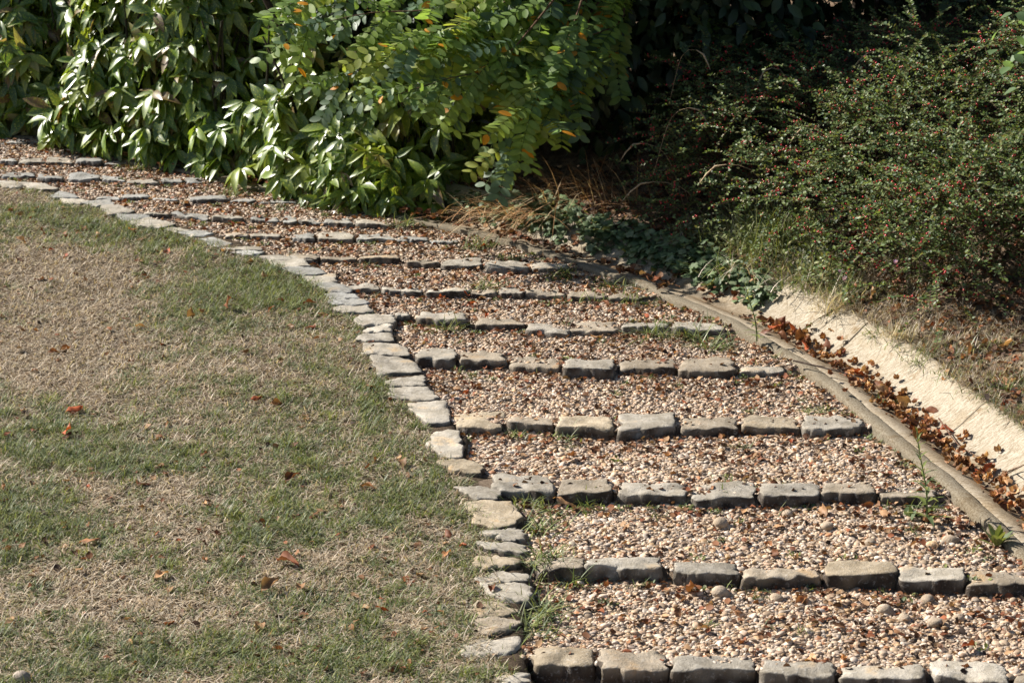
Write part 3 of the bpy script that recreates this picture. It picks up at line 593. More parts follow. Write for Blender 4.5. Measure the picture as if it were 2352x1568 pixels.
def whorls(fm, sm, P, out, stem_base=None, leaf=(.13, .205)):
    for p, o in zip(P, out):
        k = rng.integers(5, 9); a0 = rng.random() * 6.28; ax = unit((o * .8 + np.array([0, 0, .75]) + rng.normal(0, .25, 3))[None])[0]
        X = unit(np.cross(ax, [.3, .2, .9])[None])[0]; Y = np.cross(ax, X); a = a0 + np.arange(k) * 2.4; op = rng.uniform(.9, 1.5, k)
        d = ax[None] * np.cos(op)[:, None] + (np.cos(a)[:, None] * X + np.sin(a)[:, None] * Y) * np.sin(op)[:, None]; d[:, 2] -= rng.uniform(.45, 1.25, k); d += o * .25
        B = basis(d, np.tile(ax, (k, 1)) + rng.normal(0, .15, (k, 3))); t = rng.integers(0, 3, k); c = ACOL[rng.integers(0, 4)] * rng.uniform(.75, 1.25, (k, 1)); sz = rng.uniform(*leaf, k)
        if rng.random() < .05: c = np.tile([(.34, .30, .10)], (k, 1)) * rng.uniform(.6, 1.2, (k, 1))
        old = rng.random(k) < .05; c[old] = np.array((.20, .13, .06)) * rng.uniform(.6, 1.4)
        for q in range(3): s = t == q; fm.stamp(AUC[q], B[s], np.stack([sz[s] * rng.uniform(.8, 1.05, s.sum()), sz[s], sz[s]], -1), np.tile(p, (s.sum(), 1)) + ax * rng.uniform(-.03, .02, (s.sum(), 1)), c[s])
        if sm is not None and rng.random() < .5: sm.tube([p - o * .15 - np.array([0, 0, .28]), p - o * .04 - np.array([0, 0, .1]), p], [.006, .005, .004], (.09, .12, .04), 4)
def hedge(lo, hi, n, hmax, label, bulge_seed, lean=.06):
    b0 = HB[(lo + hi) // 2]; root = empty('aucuba_shrub', (b0[0] - HN[(lo + hi) // 2, 0] * .3, b0[1] - HN[(lo + hi) // 2, 1] * .3, S * b0[1]), label, 'shrub', 'speckled evergreen shrubs of the hedge')
    fm, sm = MB(), MB(); s = rng.integers(lo, hi, n); h = .05 + rng.random(n) ** .9 * hmax; dep = rng.random(n) ** 2.2 * .75
    blg = (noise(s * .05 + bulge_seed, h * 2.2, 1.6, 91, 2) - .5) * .55
    off = .10 + blg - dep - .38 * h + np.where(h < .25, -(.25 - h) * .5, 0)
    P = np.c_[HB[s] + HN[s] * off[:, None] , S * HB[s, 1] + h]; P[:, :2] += rng.normal(0, .03, (n, 2))
    whorls(fm, sm, P, np.c_[HN[s], np.zeros(n)])
    for _ in range(26):
        k = rng.integers(lo, hi); q = HB[k] - HN[k] * rng.uniform(.25, .7); z = S * q[1]; sm.tube([(q[0], q[1], z - .05), (q[0] + rng.normal(0, .05), q[1] - .05, z + .5), (q[0] + rng.normal(0, .12), q[1] - .1, z + hmax * .8)], [.014, .011, .006], (.06, .055, .035), 5)
    fm.build('foliage', M_AUC, root, ).location = local(root); sm.build('stem', M_BARK, root).location = local(root)
hedge(0, hi(150), 600, 1.5, 'glossy speckled aucuba shrub at the far left end above the farthest steps', 0)
hedge(hi(120), hi(420), 600, 1.45, 'large glossy speckled aucuba shrub leaning over the path left of the feathery shrub', 5)
hedge(hi(390), hi(660), 350, 1.2, 'glossy speckled aucuba shrub behind and left of the feathery-leaved shrub', 9)
hedge(hi(700), 160, 190, .9, 'shaded aucuba shrub in the dark hollow underneath the feathery-leaved shrub', 13)
c0 = at(np.array(790), np.array(468)); root = empty('aucuba_shrub', c0, 'low sunlit aucuba shrub under the feathery-leaved shrub, touching the concrete kerb', 'shrub', 'speckled evergreen shrubs of the hedge')
fm, sm = MB(), MB(); n = 230; th = rng.uniform(0, 6.28, n); ph = np.arccos(rng.random(n)); o = np.stack([np.cos(th) * np.sin(ph), np.sin(th) * np.sin(ph), np.cos(ph)], -1)
dir_ = unit(HB[-1] - HB[-30]); rad = rng.uniform(.55, 1., n) ** .5
P = c0 + np.stack([0 * n + o[:, 0] * rad * .46, o[:, 1] * rad * .28, np.maximum(o[:, 2], .08) * rad * .46], -1); P[:, 1] += -(P[:, 0] - c0[0]) * .6 + .12
whorls(fm, sm, P, unit(np.c_[o[:, :2], o[:, 2:] * .3] + np.array([-.3, -.5, 0])), leaf=(.10, .165)); fm.build('foliage', M_AUC, root).location = local(root); sm.build('stem', M_BARK, root).location = local(root)

# ------------------------------------------------------------------ feathery (pinnate-leaved) shrub hanging over the hedge
LFT = [grid_t([(0, .03), (.15, .19), (.4, .26), (.65, .25), (.88, .15), (1, .03)], 3, fold=f_, bend=b_) for f_, b_ in ((.15, .05), (.05, .2))]
base = at(np.array(1330), np.array(425)) + np.array([.25, .5, .15]); root = empty('pinnate_shrub', base, 'tall shrub with drooping feathery green leaves and a few yellow leaflets over the hedge', 'shrub')
fm, sm, ym = MB(), MB(), MB()
def frond(p, d, Lf):
    npair = int(rng.integers(6, 10)); t = np.linspace(.14, 1, npair); side = unit(np.cross(d, [.1, -.5, .85])[None])[0]; nrm = unit(np.cross(side, d)[None])[0]
    if nrm[2] < 0: nrm = -nrm
    sag = np.array([0, 0, -1.]) * Lf * .18
    R = p + d * Lf * t[:, None] + sag * (t ** 2)[:, None]; sm.tube(np.vstack([[p], R]), np.linspace(.003, .0012, npair + 1), (.10, .16, .04), 3)
    c0 = np.array([(.16, .25, .065), (.22, .31, .065), (.11, .18, .105), (.27, .32, .07)])[rng.choice(4, p=[.35, .3, .2, .15])]
    for sg in (-1, 1):
        dd = side[None] * sg * 1.0 + d[None] * .42 + rng.normal(0, .12, (npair, 3)); dd[:, 2] -= .12; B = basis(dd, np.tile(nrm, (npair, 1)) + rng.normal(0, .3, (npair, 3))); sz = rng.uniform(.062, .088, npair) * np.sin(np.clip(t * 1.05 + .55, 0, 2.4)) ** .5
        yel = rng.random(npair) < .022; q = rng.integers(0, 2, npair)
        for k in (0, 1):
            s = (q == k) & ~yel; fm.stamp(LFT[k], B[s], sz[s], R[s], c0 * rng.uniform(.8, 1.25, (s.sum(), 1)))
            s = (q == k) & yel; ym.stamp(LFT[k], B[s], sz[s], R[s], np.array((.62, .27, .02)) * rng.uniform(.7, 1.2, (s.sum(), 1)))
BR = [([(1300, -120), (1050, 10), (850, 30), (710, 60)], 12.5), ([(1300, -100), (1080, 80), (950, 120), (800, 170)], 12.4), ([(1320, -60), (1150, 140), (1030, 180), (920, 215)], 12.2), ([(1350, -40), (1290, 130), (1230, 220), (1175, 330)], 12.2),
      ([(1380, -80), (1380, 80), (1350, 110), (1310, 170)], 12.6), ([(1200, -140), (960, -40), (800, -40), (690, 0)], 12.7), ([(1350, -120), (1190, 20), (1090, 70), (1010, 140)], 12.5), ([(1250, -100), (1130, 30), (1000, 70), (930, 100)], 12.4), ([(1300, -80), (1220, 60), (1150, 120), (1090, 180)], 12.4),
      ([(1330, -60), (1260, 60), (1210, 110), (1160, 170)], 12.7), ([(1400, -80), (1330, 20), (1280, 90), (1230, 160)], 12.6), ([(1100, -140), (900, -60), (760, 20), (690, 70)], 12.8), ([(1430, -100), (1440, 0), (1420, 90), (1400, 150)], 12.9), ([(1340, 0), (1320, 130), (1295, 200), (1250, 270)], 12.4), ([(1380, -60), (1330, 90), (1320, 150), (1290, 230)], 12.7)]
for k in range(6):
    b_ = BR[rng.integers(0, 12)]; BR.append(([(x + rng.normal(0, 45), y + rng.normal(-35, 35)) for x, y in b_[0]], b_[1] + rng.uniform(0, .5)))
for pts_, d0 in BR:
    dz = np.linspace(.45, 0, 4); P = at_d(np.array([q[0] for q in pts_]), np.array([q[1] for q in pts_]), d0 + dz); P = smooth_poly(P, 14); sm.tube(P, np.linspace(.007, .002, 14), (.12, .07, .045), 4)
    for i in range(2, 14):
        t = unit((P[min(i + 1, 13)] - P[i - 1])[None])[0]
        for _ in range(2 if rng.random() < .3 else 1):
            d = unit((t * .7 + rng.normal(0, .45, 3) + np.array([-.35, -.25, -.15]))[None])[0]; frond(P[i], d, rng.uniform(.24, .38))
top0 = at_d(np.array(1330), np.array(-130), np.array(13.0))
for _ in range(5): sm.tube(smooth_poly([base + rng.normal(0, .06, 3) * (1, 1, 0), (base + top0) / 2 + rng.normal(0, .12, 3), top0 + rng.normal(0, .2, 3)], 8), np.linspace(.016, .007, 8), (.10, .075, .055), 5)
for _ in range(24):
    p = top0 + rng.normal(0, 1, 3) * (.35, .3, .2) + (.35, .25, .1); frond(p, unit(rng.normal(0, 1, 3)[None] * (1, 1, .4) + (0, 0, -.2))[0], rng.uniform(.25, .38))
for nm, mm, mt in (('foliage', fm, M_PIN), ('yellow_leaves', ym, M_PIN), ('branches', sm, M_BARK)): mm.build(nm, mt, root).location = local(root)

# ------------------------------------------------------------------ berry-laden cotoneaster on the bank
TINY = (np.array([(0, 0, 0), (.30, .35, .06), (.26, .72, .06), (0, 1, 0), (-.26, .72, .06), (-.30, .35, .06), (0, .5, -.03)]), [np.array([[0, 1, 6], [1, 2, 6], [2, 3, 6], [3, 4, 6], [4, 5, 6], [5, 0, 6]])], np.zeros((7, 3)))
BERRY = ico(0); CC = np.array([(.10, .155, .05), (.135, .19, .06), (.075, .125, .055), (.17, .22, .07), (.16, .16, .06)])
def mound(x, y, sd):
    u = u_of(x, y); e = np.clip((u - .62) / .55, 0, 1) ** .6 * np.clip((4.6 - u) / 1.0, 0, 1)
    return e * (.16 + .5 * noise(x, y, 1.1, sd, 2) + .42 * noise(x, y, 2.6, sd + 5, 2))
def spray(fm, bm, sm, p, d, Lf, leaf, dens=1.0):
    n = int(Lf / .011 * dens); t = np.linspace(.05, 1, n); sag = np.array([0, 0, -1.]) * Lf * rng.uniform(.1, .45); R = p + d * Lf * t[:, None] + sag * (t ** 2)[:, None]
    sm.tube(R[[0, n // 2, n - 1]], [.0024, .0018, .001], (.10, .065, .045), 3)
    side = unit(np.cross(d, rng.normal(0, .3, 3) + (0, 0, 1))[None])[0]; sg = np.where(np.arange(n) % 2 == 0, 1, -1)[:, None]
    dd = side * sg + d * .5 + rng.normal(0, .35, (n, 3)); B = basis(dd, np.tile([-.2, -.4, 1.], (n, 1)) + rng.normal(0, .45, (n, 3))); fm.stamp(TINY, B, rng.uniform(.7, 1.25, n) * leaf, R, CC[rng.integers(0, 5, n)] * rng.uniform(.6, 1.3, (n, 1)))
    k = rng.poisson(Lf * 16) * (rng.random() < .4); 
    if k: j = np.clip(rng.normal(rng.uniform(.2, .8) * n, n * .16, k), 0, n - 1).astype(int); bm.stamp(BERRY, np.tile(np.eye(3), (k, 1, 1)), rng.uniform(.0045, .0062, k), R[j] + rng.normal(0, .006, (k, 3)), np.array((.52, .035, .045)) * rng.uniform(.7, 1.2, (k, 1)))
def cotoneaster(label, test, n, sd):
    vis = np.where((KERB[:, 1] > 8.6) & (KERB[:, 1] < 15))[0]; si = vis[rng.integers(0, len(vis), n * 6)]; u = rng.uniform(.62, 4.2, n * 6); P = KERB[si] + KN[si] * u[:, None] + rng.normal(0, .05, (n * 6, 2)); uu = u_of(P[:, 0], P[:, 1]); zz = G(P[:, 0], P[:, 1]) + .25; zc = P[:, 1] * cp_ - (zz - H) * sp_; ppx = 1176 + F * P[:, 0] / zc; ppy = 784 - F * (P[:, 1] * sp_ + (zz - H) * cp_) / zc
    ok = test(P[:, 0], P[:, 1], uu) & (ppy > np.interp(ppx, [1200, 1330, 1450, 1600, 1650, 1760, 1900, 2400], [530, 480, 430, 340, 240, 225, 150, 110])) & ~((ppx > 1600) & (ppx < 1860) & (ppy > 455 + .25 * np.abs(ppx - 1740)) & (rng.random(len(ppx)) < .88)); P = P[ok][:n]; uu = uu[ok][:n]; n = len(P)
    mh = mound(P[:, 0], P[:, 1], sd); z = G(P[:, 0], P[:, 1]) + mh * np.where(rng.random(n) < .7, 1., rng.random(n)) + rng.normal(0, .03, n)
    print('COTO', n); c = P.mean(0); root = empty('berry_shrub', (c[0], c[1], G(c[:1], c[1:])[0]), label, 'shrub', 'low berry shrubs covering the bank'); fm, bm, sm = MB(), MB(), MB()
    for i in range(n):
        a = rng.normal(-2.3, .9); d = unit(np.array([[math.cos(a), math.sin(a), rng.normal(.45, .45)]]))[0]; spray(fm, bm, sm, np.array([P[i, 0], P[i, 1], z[i]]), d, rng.uniform(.16, .46), .0205)
    for _ in range(max(6, n // 60)):
        i = rng.integers(0, n); j = rng.integers(0, n); A = np.array([*P[i], z[i] - .06]); Bq = np.array([*c, G(c[:1], c[1:])[0]]); sm.tube(smooth_poly([A, A * .6 + Bq * .4 + (0, 0, .05), Bq], 6), np.linspace(.004, .010, 6), (.07, .045, .035), 4)
    for nm, mm, mt in (('foliage', fm, M_COT), ('berries', bm, M_BERRY), ('twigs', sm, M_BARK)):
        if mm.n: mm.build(nm, mt, root).location = local(root)
    return root
ly = lambda x, y: 10.9 + .12 * (x - 2)
cot_r = cotoneaster('sunlit mound of small-leaved shrub full of red berries on the right bank', lambda x, y, u: (x - .9 * (y - 10.4) > 1.25) & (y > 10.35 + .12 * u) & (y < 13.6) & (u > .75), 4600, 101)
cotoneaster('shadier small-leaved berry shrub left of the sunlit mound, above the ivy', lambda x, y, u: (x - .9 * (y - 10.4) <= 1.25) & (x > .0) & (y < 13.9) & (u > .62) & (x + .4 * (y - 12) > .15), 3400, 102)

# ------------------------------------------------------------------ dark shrubs in the shade behind; out-of-view trees put in to cast it
DL = grid_t([(0, .03), (.25, .2), (.55, .24), (.85, .12), (1, .01)], 3, fold=.2, bend=.2)
def leaf_cloud(fm, C, R, n, size, cols, shell=.5, droop=.3):
    v = unit(rng.normal(0, 1, (n, 3))); r = (shell + (1 - shell) * rng.random(n)) ** .6; lob = 1 + .35 * (noise(v[:, 0] * 3 + C[0], v[:, 2] * 3 + v[:, 1] * 2, 1.3, 111, 2) - .5) * 2
    P = np.asarray(C) + v * (r * lob)[:, None] * np.asarray(R); d = v + rng.normal(0, .6, (n, 3)); d[:, 2] -= droop; fm.stamp(DL, basis(d, v + np.array([0, 0, .6]) + rng.normal(0, .3, (n, 3))), rng.uniform(.7, 1.3, n) * size, P, cols[rng.integers(0, len(cols), n)] * rng.uniform(.6, 1.2, (n, 1)))
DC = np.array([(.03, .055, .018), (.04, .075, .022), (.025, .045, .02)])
for (x, y, hh, rx, lab) in ((.45, 13.75, 3.0, 1.0, 'dark shaded shrub in the black gap right behind the feathery shrub'), (2.3, 14.2, 3.4, 1.4, 'dark shaded shrub in deep shade above the left part of the berry bank'), (4.5, 13.7, 3.4, 1.6, 'dark shaded shrub in deep shade above the right end of the berry bank'), (1.3, 13.7, 2.6, 1.0, 'dark shaded shrub in deep shade just right of the feathery shrub'), (3.3, 13.5, 2.6, 1.2, 'dark shaded shrub in deep shade above the middle of the berry bank'), (-.65, 14.1, 3.6, .9, 'tall dark shrub added between the aucuba hedge and the feathery shrub, casting shade')):  # the last, tall one is added to throw shade into the gap
    z = float(G(np.array([x]), np.array([y]))[0]); root = empty('dark_shrub', (x, y, z), lab, 'shrub', 'dark shrubs in the shade behind'); fm, sm = MB(), MB()
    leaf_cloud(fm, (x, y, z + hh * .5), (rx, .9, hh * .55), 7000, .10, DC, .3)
    for _ in range(7): a = rng.normal(0, .35, 3); sm.tube([(x + a[0] * .4, y, z - .05), (x + a[0], y + a[1], z + hh * .4), (x + a[0] * 2.2, y + a[1] * 2, z + hh * .85)], [.03, .022, .008], (.05, .04, .03), 5)
    fm.build('foliage', M_DARK, root).location = local(root); sm.build('stem', M_BARK, root).location = local(root)
for (x, y, hh, lab) in ((.6, 17.2, 7.5, 'tall unseen tree placed behind the black gap to shade it'), (-.9, 17.6, 8.2, 'tall unseen tree placed behind the hedge and the feathery shrub for shade'), (3.0, 17.4, 7.5, 'tall unseen tree placed behind the berry bank for shade')):  # trees above the frame, placed to keep the background in shade
    z = float(G(np.array([x]), np.array([y]))[0]); root = empty('shade_tree', (x, y, z), lab, 'tree', 'unseen shade trees behind the hedge'); fm, sm = MB(), MB()
    sm.tube([(x, y, z - .2), (x + .05, y, z + 1.5), (x - .05, y + .05, z + 4), (x, y, z + hh * .85)], [.17, .14, .09, .03], (.08, .065, .05), 9)
    for k in range(16):
        a = rng.random() * 6.28; h0 = rng.uniform(1.6, hh * .8); rr_ = (1.5 - .8 * h0 / hh) * rng.uniform(.6, 1.1); e = np.array([x + math.cos(a) * rr_, y + math.sin(a) * rr_, z + h0 + rng.uniform(.3, .9)])
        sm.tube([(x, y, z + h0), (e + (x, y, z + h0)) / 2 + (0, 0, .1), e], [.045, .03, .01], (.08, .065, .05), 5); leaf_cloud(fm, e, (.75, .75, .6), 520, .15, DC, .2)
    fm.build('shade_tree_crown', M_DARK, root).location = local(root); sm.build('shade_tree_trunk', M_BARK, root).location = local(root)

# ------------------------------------------------------------------ tufts, weeds, straw
LB = [grid_t([(0, .5), (.3, .45), (.6, .35), (.85, .2), (1, .03)], 2, bend=b) for b in (.1, .45, .9)]
def tuft(name, p, n, L, W, cols, label, cat, group=None, spread=.03, el=(.9, .35), az=None):
    m = MB(); a = rng.uniform(0, 6.28, n) if az is None else rng.normal(az, .7, n); e = np.clip(rng.normal(*el, n), .08, 1.5); d = np.stack([np.cos(a) * np.cos(e), np.sin(a) * np.cos(e), np.sin(e)], -1)
    P = np.asarray(p) + np.stack([rng.normal(0, spread, n), rng.normal(0, spread, n), np.zeros(n)], -1); l = rng.uniform(.45, 1.1, n) * L; k = rng.integers(0, 3, n); B = basis(d, np.tile([0, 0, 1.], (n, 1))); c = cols[rng.integers(0, len(cols), n)] * rng.uniform(.75, 1.25, (n, 1)); sc = np.stack([np.full(n, W) * rng.uniform(.7, 1.2, n), l, l], -1)
    for q in range(3): s = k == q; m.stamp(LB[q], B[s], sc[s], P[s], c[s])
    return tag(m.build(name, M_GRASS, loc=p), label, cat, group)
GT = GREENS * 1.0; GY = np.array([(.16, .19, .04), (.2, .22, .06), (.1, .15, .03)]); PALE = np.array([(.58, .50, .36), (.50, .42, .28), (.62, .56, .42)])
def on_path(px, py):
    p = at(np.array(float(px)), np.array(float(py)), -.03); p[2] = tread(p[0], p[1]); return p
TU = [(1345, 1152, 60, .075, GY, 'yellow-green grass tuft in front of the second stone of the third step row'),
      (1255, 1300, 55, .10, GT, 'grass tuft growing over the left end of the second step row'), (1320, 1322, 40, .09, GT, 'grass tuft at the foot of the leftmost stones in the second step row'),
      (1235, 1215, 45, .11, GT, 'long grass tuft spilling onto the gravel just above the second step row, by the edging'), (1215, 1160, 40, .10, GT, 'grass tuft under the left stone of the third step row'),
      (1240, 1400, 60, .10, GT, 'grass tuft inside the edging below the second step row'), (1225, 1450, 55, .12, GT, 'long grass tuft leaning over the edging halfway between the two lowest rows'), (1180, 1525, 60, .10, GT, 'grass tuft in front of the left end of the nearest step row'),
      (1290, 1000, 28, .075, GT, 'small grass tuft at the foot of the third stone in the fourth step row'), (1025, 752, 45, .12, GT, 'spreading grass tuft at the foot of the second stone in the sixth step row'), (1115, 668, 50, .09, GT, 'grass tuft standing on the fourth stone of the seventh step row'),
      (1500, 772, 55, .13, GT, 'long grass tuft hanging over the right part of the sixth step row'), (1590, 775, 60, .12, GT, 'grass tuft beside the rightmost stone of the sixth step row'), (1640, 800, 50, .12, GT, 'grass tuft against the kerb between the fifth and sixth step rows'),
      (1450, 690, 50, .11, GT, 'grass tuft at the right end of the seventh step row'), (1360, 690, 34, .09, GT, 'grass tuft before the seventh stone of the seventh step row'), (1290, 640, 60, .08, GY, 'yellowish grass patch at the right end of the eighth step row'), (1400, 660, 60, .07, GT, 'grass patch by the kerb between the seventh and eighth step rows'),
      (1100, 570, 60, .08, GT, 'grass tuft at the right end of the ninth step row'), (930, 520, 50, .075, GT, 'grass tuft at the right end of the tenth step row'), (720, 478, 50, .075, GT, 'grass tuft between kerb and gravel above the tenth step row'), (540, 452, 45, .085, GT, 'grass tuft near the right end of the eleventh step row'), (320, 392, 60, .08, GT, 'grass patch below the aucuba between the twelfth and thirteenth step rows'),
      (1680, 1120, 26, .03, GT, 'tiny weed patch on the gravel behind the third step row'), (1880, 948, 50, .04, GT, 'low green weed patch by the kerb behind the fourth step row'), (1190, 990, 60, .035, GT, 'low weeds along the foot of the second stone in the fourth step row'), (1170, 600, 60, .06, GT, 'grass tuft behind the sixth stone of the eighth step row')]
for px, py, n, L, c, lab in TU: tuft('grass_tuft', on_path(px, py), int(n * 2.0), L * 1.25, .0062, c, lab, 'grass tuft', 'grass tufts on the gravel steps', spread=.045, el=(.6, .35))
def on_bank(px, py): return hit(px, py)
m = MB(); NW = 9500; y = rng.uniform(6.6, 14.5, NW); x = rng.uniform(-4, 2.2, NW); ok = in_poly(x, y, PATH); x, y = x[ok], y[ok]
bel = np.full(len(x), 9.)
for a, b, r_ in FRONT: dd = np.interp(x, a, b) - y; bel = np.where((dd > .012) & (dd < bel), dd, bel)
pr = (np.exp(-bel / .05) * 1.2 + .5 * np.exp(u_of(x, y) / .08)) * (noise(x, y, 3.5, 66) > .47) + .03; ok = rng.random(len(x)) < pr; x, y = x[ok], y[ok]
for q in range(len(x)):
    k = 14; a = rng.uniform(0, 6.28, k); e = np.clip(rng.normal(.6, .35, k), .05, 1.4); m.stamp(TINY if q % 3 else BL[1], basis(np.stack([np.cos(a) * np.cos(e), np.sin(a) * np.cos(e), np.sin(e)], -1), np.tile([0, 0, 1.], (k, 1))), rng.uniform(.010, .024, k) if q % 3 else np.stack([np.full(k, .004), rng.uniform(.03, .06, k), rng.uniform(.03, .06, k)], -1), np.array([x[q], y[q], float(tread(x[q], y[q])) + .006]) + rng.normal(0, .016, (k, 3)) * (1, 1, .2), GREENS[rng.integers(0, 6, k)] * rng.uniform(.5, 1.15, (k, 1)))
tag(m.build('small_weeds', M_GRASS), kind='stuff')
m = MB(); pts = np.stack([rng.uniform(1480, 2000, 4200), rng.uniform(470, 720, 4200)], -1); bp = np.array([(1480, 560), (1600, 540), (1740, 490), (1850, 520), (1930, 620), (1990, 690), (1900, 735), (1790, 720), (1650, 640), (1520, 600)]); pts = pts[in_poly(pts[:, 0], pts[:, 1], bp)]
Q = np.array([hit(a, b) for a, b in pts[:1500]]); Q = Q[u_of(Q[:, 0], Q[:, 1]) > .5]; n = len(Q); mix = rng.random(n) < .45; Q[:, 2] += rng.uniform(.0, .12, n) * mix
for q in range(n):
    k = 7; a = rng.uniform(0, 6.28, k)
    if mix[q]: e = rng.normal(.3, .5, k); m.stamp(LFT[0], basis(np.stack([np.cos(a) * np.cos(e), np.sin(a) * np.cos(e), np.sin(e)], -1), np.tile([-.2, -.3, 1.], (k, 1)) + rng.normal(0, .3, (k, 3))), rng.uniform(.012, .034, k), Q[q] + rng.normal(0, .03, (k, 3)), GREENS[rng.integers(0, 6, k)] * rng.uniform(.6, 1.15, (k, 1)))
    else: e = np.clip(rng.normal(.95, .35, k), .1, 1.5); l = rng.uniform(.05, .17, k); m.stamp(BL[rng.integers(0, 3)], basis(np.stack([np.cos(a) * np.cos(e), np.sin(a) * np.cos(e), np.sin(e)], -1), np.tile([0, 0, 1.], (k, 1))), np.stack([np.full(k, .0042), l, l], -1), Q[q] + rng.normal(0, .03, (k, 3)) * (1, 1, 0), (GREENS if rng.random() < .6 else STRAWS)[rng.integers(0, 6, k)])
tag(m.build('bank_weeds', M_GRASS), kind='stuff')
tuft('dry_grass_tuft', on_bank(1915, 715), 170, .19, .004, PALE, 'large straw-pale dry grass tuft on the gutter lip below the berry shrub', 'grass tuft', 'dry grass tufts on the gutter lip', .05, (1.0, .4))
tuft('dry_grass_tuft', on_bank(2060, 775), 120, .12, .004, PALE, 'smaller straw-pale dry grass tuft, further right along the gutter lip', 'grass tuft', 'dry grass tufts on the gutter lip', .05, (.95, .45))
tuft('long_grass_tuft', on_bank(1770, 585), 300, .34, .005, np.vstack([GY, GT]), 'fresh green long grass tuft in front of the berry shrub', 'grass tuft', None, .09, (1.1, .25))
tuft('long_grass_tuft', on_bank(1700, 630), 150, .20, .0045, np.vstack([GY, STRAWS[:2]]), 'yellowish mixed grass tuft between the ivy and the berry shrub', 'grass tuft', None, .10, (1.0, .3))
tuft('long_grass_tuft', on_bank(1830, 660), 130, .18, .0045, np.vstack([GT, STRAWS[:2]]), 'shorter mixed grass tuft just left of the pale dry grass tuft', 'grass tuft', None, .09, (.95, .3))
tuft('gutter_grass_tuft', on_bank(2030, 925), 60, .07, .004, GY, 'small grass tuft growing among the husks in the gutter', 'grass tuft', None, .025, (.9, .4))
for px, py in ((2120, 830), (2190, 862), (2262, 905), (2335, 948), (2080, 800), (2230, 850), (2300, 880), (2010, 770), (2340, 890), (2170, 800), (2270, 800)):
    tuft('bank_tuft', on_bank(px, py), 75, rng.uniform(.06, .10), .0045, np.vstack([GT, GY, STRAWS[:2]]), 'short green and straw grass tuft on the bank edge above the bare gutter', 'grass tuft', 'short grass tufts on the bank edge', .05, (.8, .4))
BS = np.array([(.44, .25, .12), (.52, .34, .19), (.32, .17, .08), (.58, .44, .28)])
tuft('dry_stalk_heap', on_bank(1230, 480), 330, .34, .005, BS, 'heap of brown dry stalks under the right tip of the feathery shrub', 'dry stalks', None, .20, (.35, .3), 3.6)
tuft('dry_stalk_heap', on_bank(1370, 455), 260, .36, .005, BS, 'tangle of arching dry brown stalks left of the berry shrubs', 'dry stalks', None, .20, (.7, .4), 3.3)
m = MB()
for (px, py, d, L, dx) in ((1460, 330, 12.4, .55, -.5), (1600, 250, 12.3, .5, .4), (1610, 120, 12.6, .4, .3), (1480, 420, 12.2, .5, -.7), (1950, 250, 12., .5, -.3), (1850, 290, 12., .6, -.5), (2000, 120, 12.4, .5, -.6), (1760, 160, 12.5, .45, -.3), (1650, 380, 11.9, .5, -.6), (2130, 190, 12.2, .5, -.6)):
    p = at_d(np.array(px), np.array(py), np.array(d)); b = p - np.array([dx * .6, 0, L * .75]); P = smooth_poly([b, b * .45 + p * .55 + (-dx * .08, 0, .12), p, p + (dx * .18, -.02, -.10)], 12); m.tube(P, np.linspace(.0022, .0014, 12), (.38, .28, .17), 3)
    q = P[-4:]; m.tube(q, [.002, .006, .005, .001], (.45, .34, .22), 4)
tag(m.build('seed_grass', M_BARK), 'scattered tall dry grass stems with nodding seed heads above the berry shrubs', 'grass')
NL = grid_t([(0, .03), (.3, .09), (.6, .075), (1, .005)], 3, fold=.3, bend=.35)
def weed(base, top, n, leaf, label, lowL):
    root = empty('weed', base, label, 'weed'); sm, fm = MB(), MB(); base = np.asarray(base); top = np.asarray(top); t = np.linspace(0, 1, 8); P = base + (top - base) * t[:, None] + np.array([.01, 0, 0]) * np.sin(t * 5)[:, None]; sm.tube(P, np.linspace(.0045, .002, 8), (.16, .20, .08), 5)
    a = np.arange(n) * 2.4; tt = np.linspace(.05, 1, n); R = np.stack([np.interp(tt, t, P[:, k]) for k in range(3)], -1); e = np.linspace(.25, 1.1, n) + rng.normal(0, .12, n); d = np.stack([np.cos(a) * np.cos(e), np.sin(a) * np.cos(e), np.sin(e)], -1)
    sz = leaf * (1.1 - .75 * tt) * np.where(tt < .2, lowL, 1); fm.stamp(NL, basis(d, np.tile([0, 0, 1.], (n, 1))), np.stack([sz * 1.2, sz, sz], -1), R, GREENS[rng.integers(0, 4, n)] * rng.uniform(.8, 1.2, (n, 1)))
    sm.build('stem', M_GRASS, root).location = local(root); fm.build('leaves', M_GRASS, root).location = local(root)
b = on_path(2128, 1195); weed(b, at_d(np.array(2112), np.array(990), b[1] - .0), 42, .085, 'tall thin green weed standing by the kerb in front of the third step row', 1.2)
b = at(np.array(1738), np.array(788)); b[2] += .01; weed(b, at_d(np.array(1716), np.array(650), b[1]), 30, .07, 'thin green weed on the kerb beside the sixth step row', 1.0)
b = on_path(2290, 1258); n = 17; m = MB(); a = rng.uniform(0, 6.28, n); e = rng.normal(1.0, .3, n); m.stamp(grid_t([(0, .04), (.3, .09), (.65, .14), (.9, .07), (1, .01)], 3, fold=.3, bend=.15), basis(np.stack([np.cos(a) * np.cos(e), np.sin(a) * np.cos(e), np.sin(e)], -1), np.tile([0, 0, 1.], (n, 1))), rng.uniform(.07, .115, n), np.tile(b, (n, 1)), GREENS[rng.integers(0, 4, n)]); tag(m.build('rosette_weed', M_GRASS, loc=b), 'broad-leaved green weed rosette beside the kerb at the right end of the second step row', 'weed')
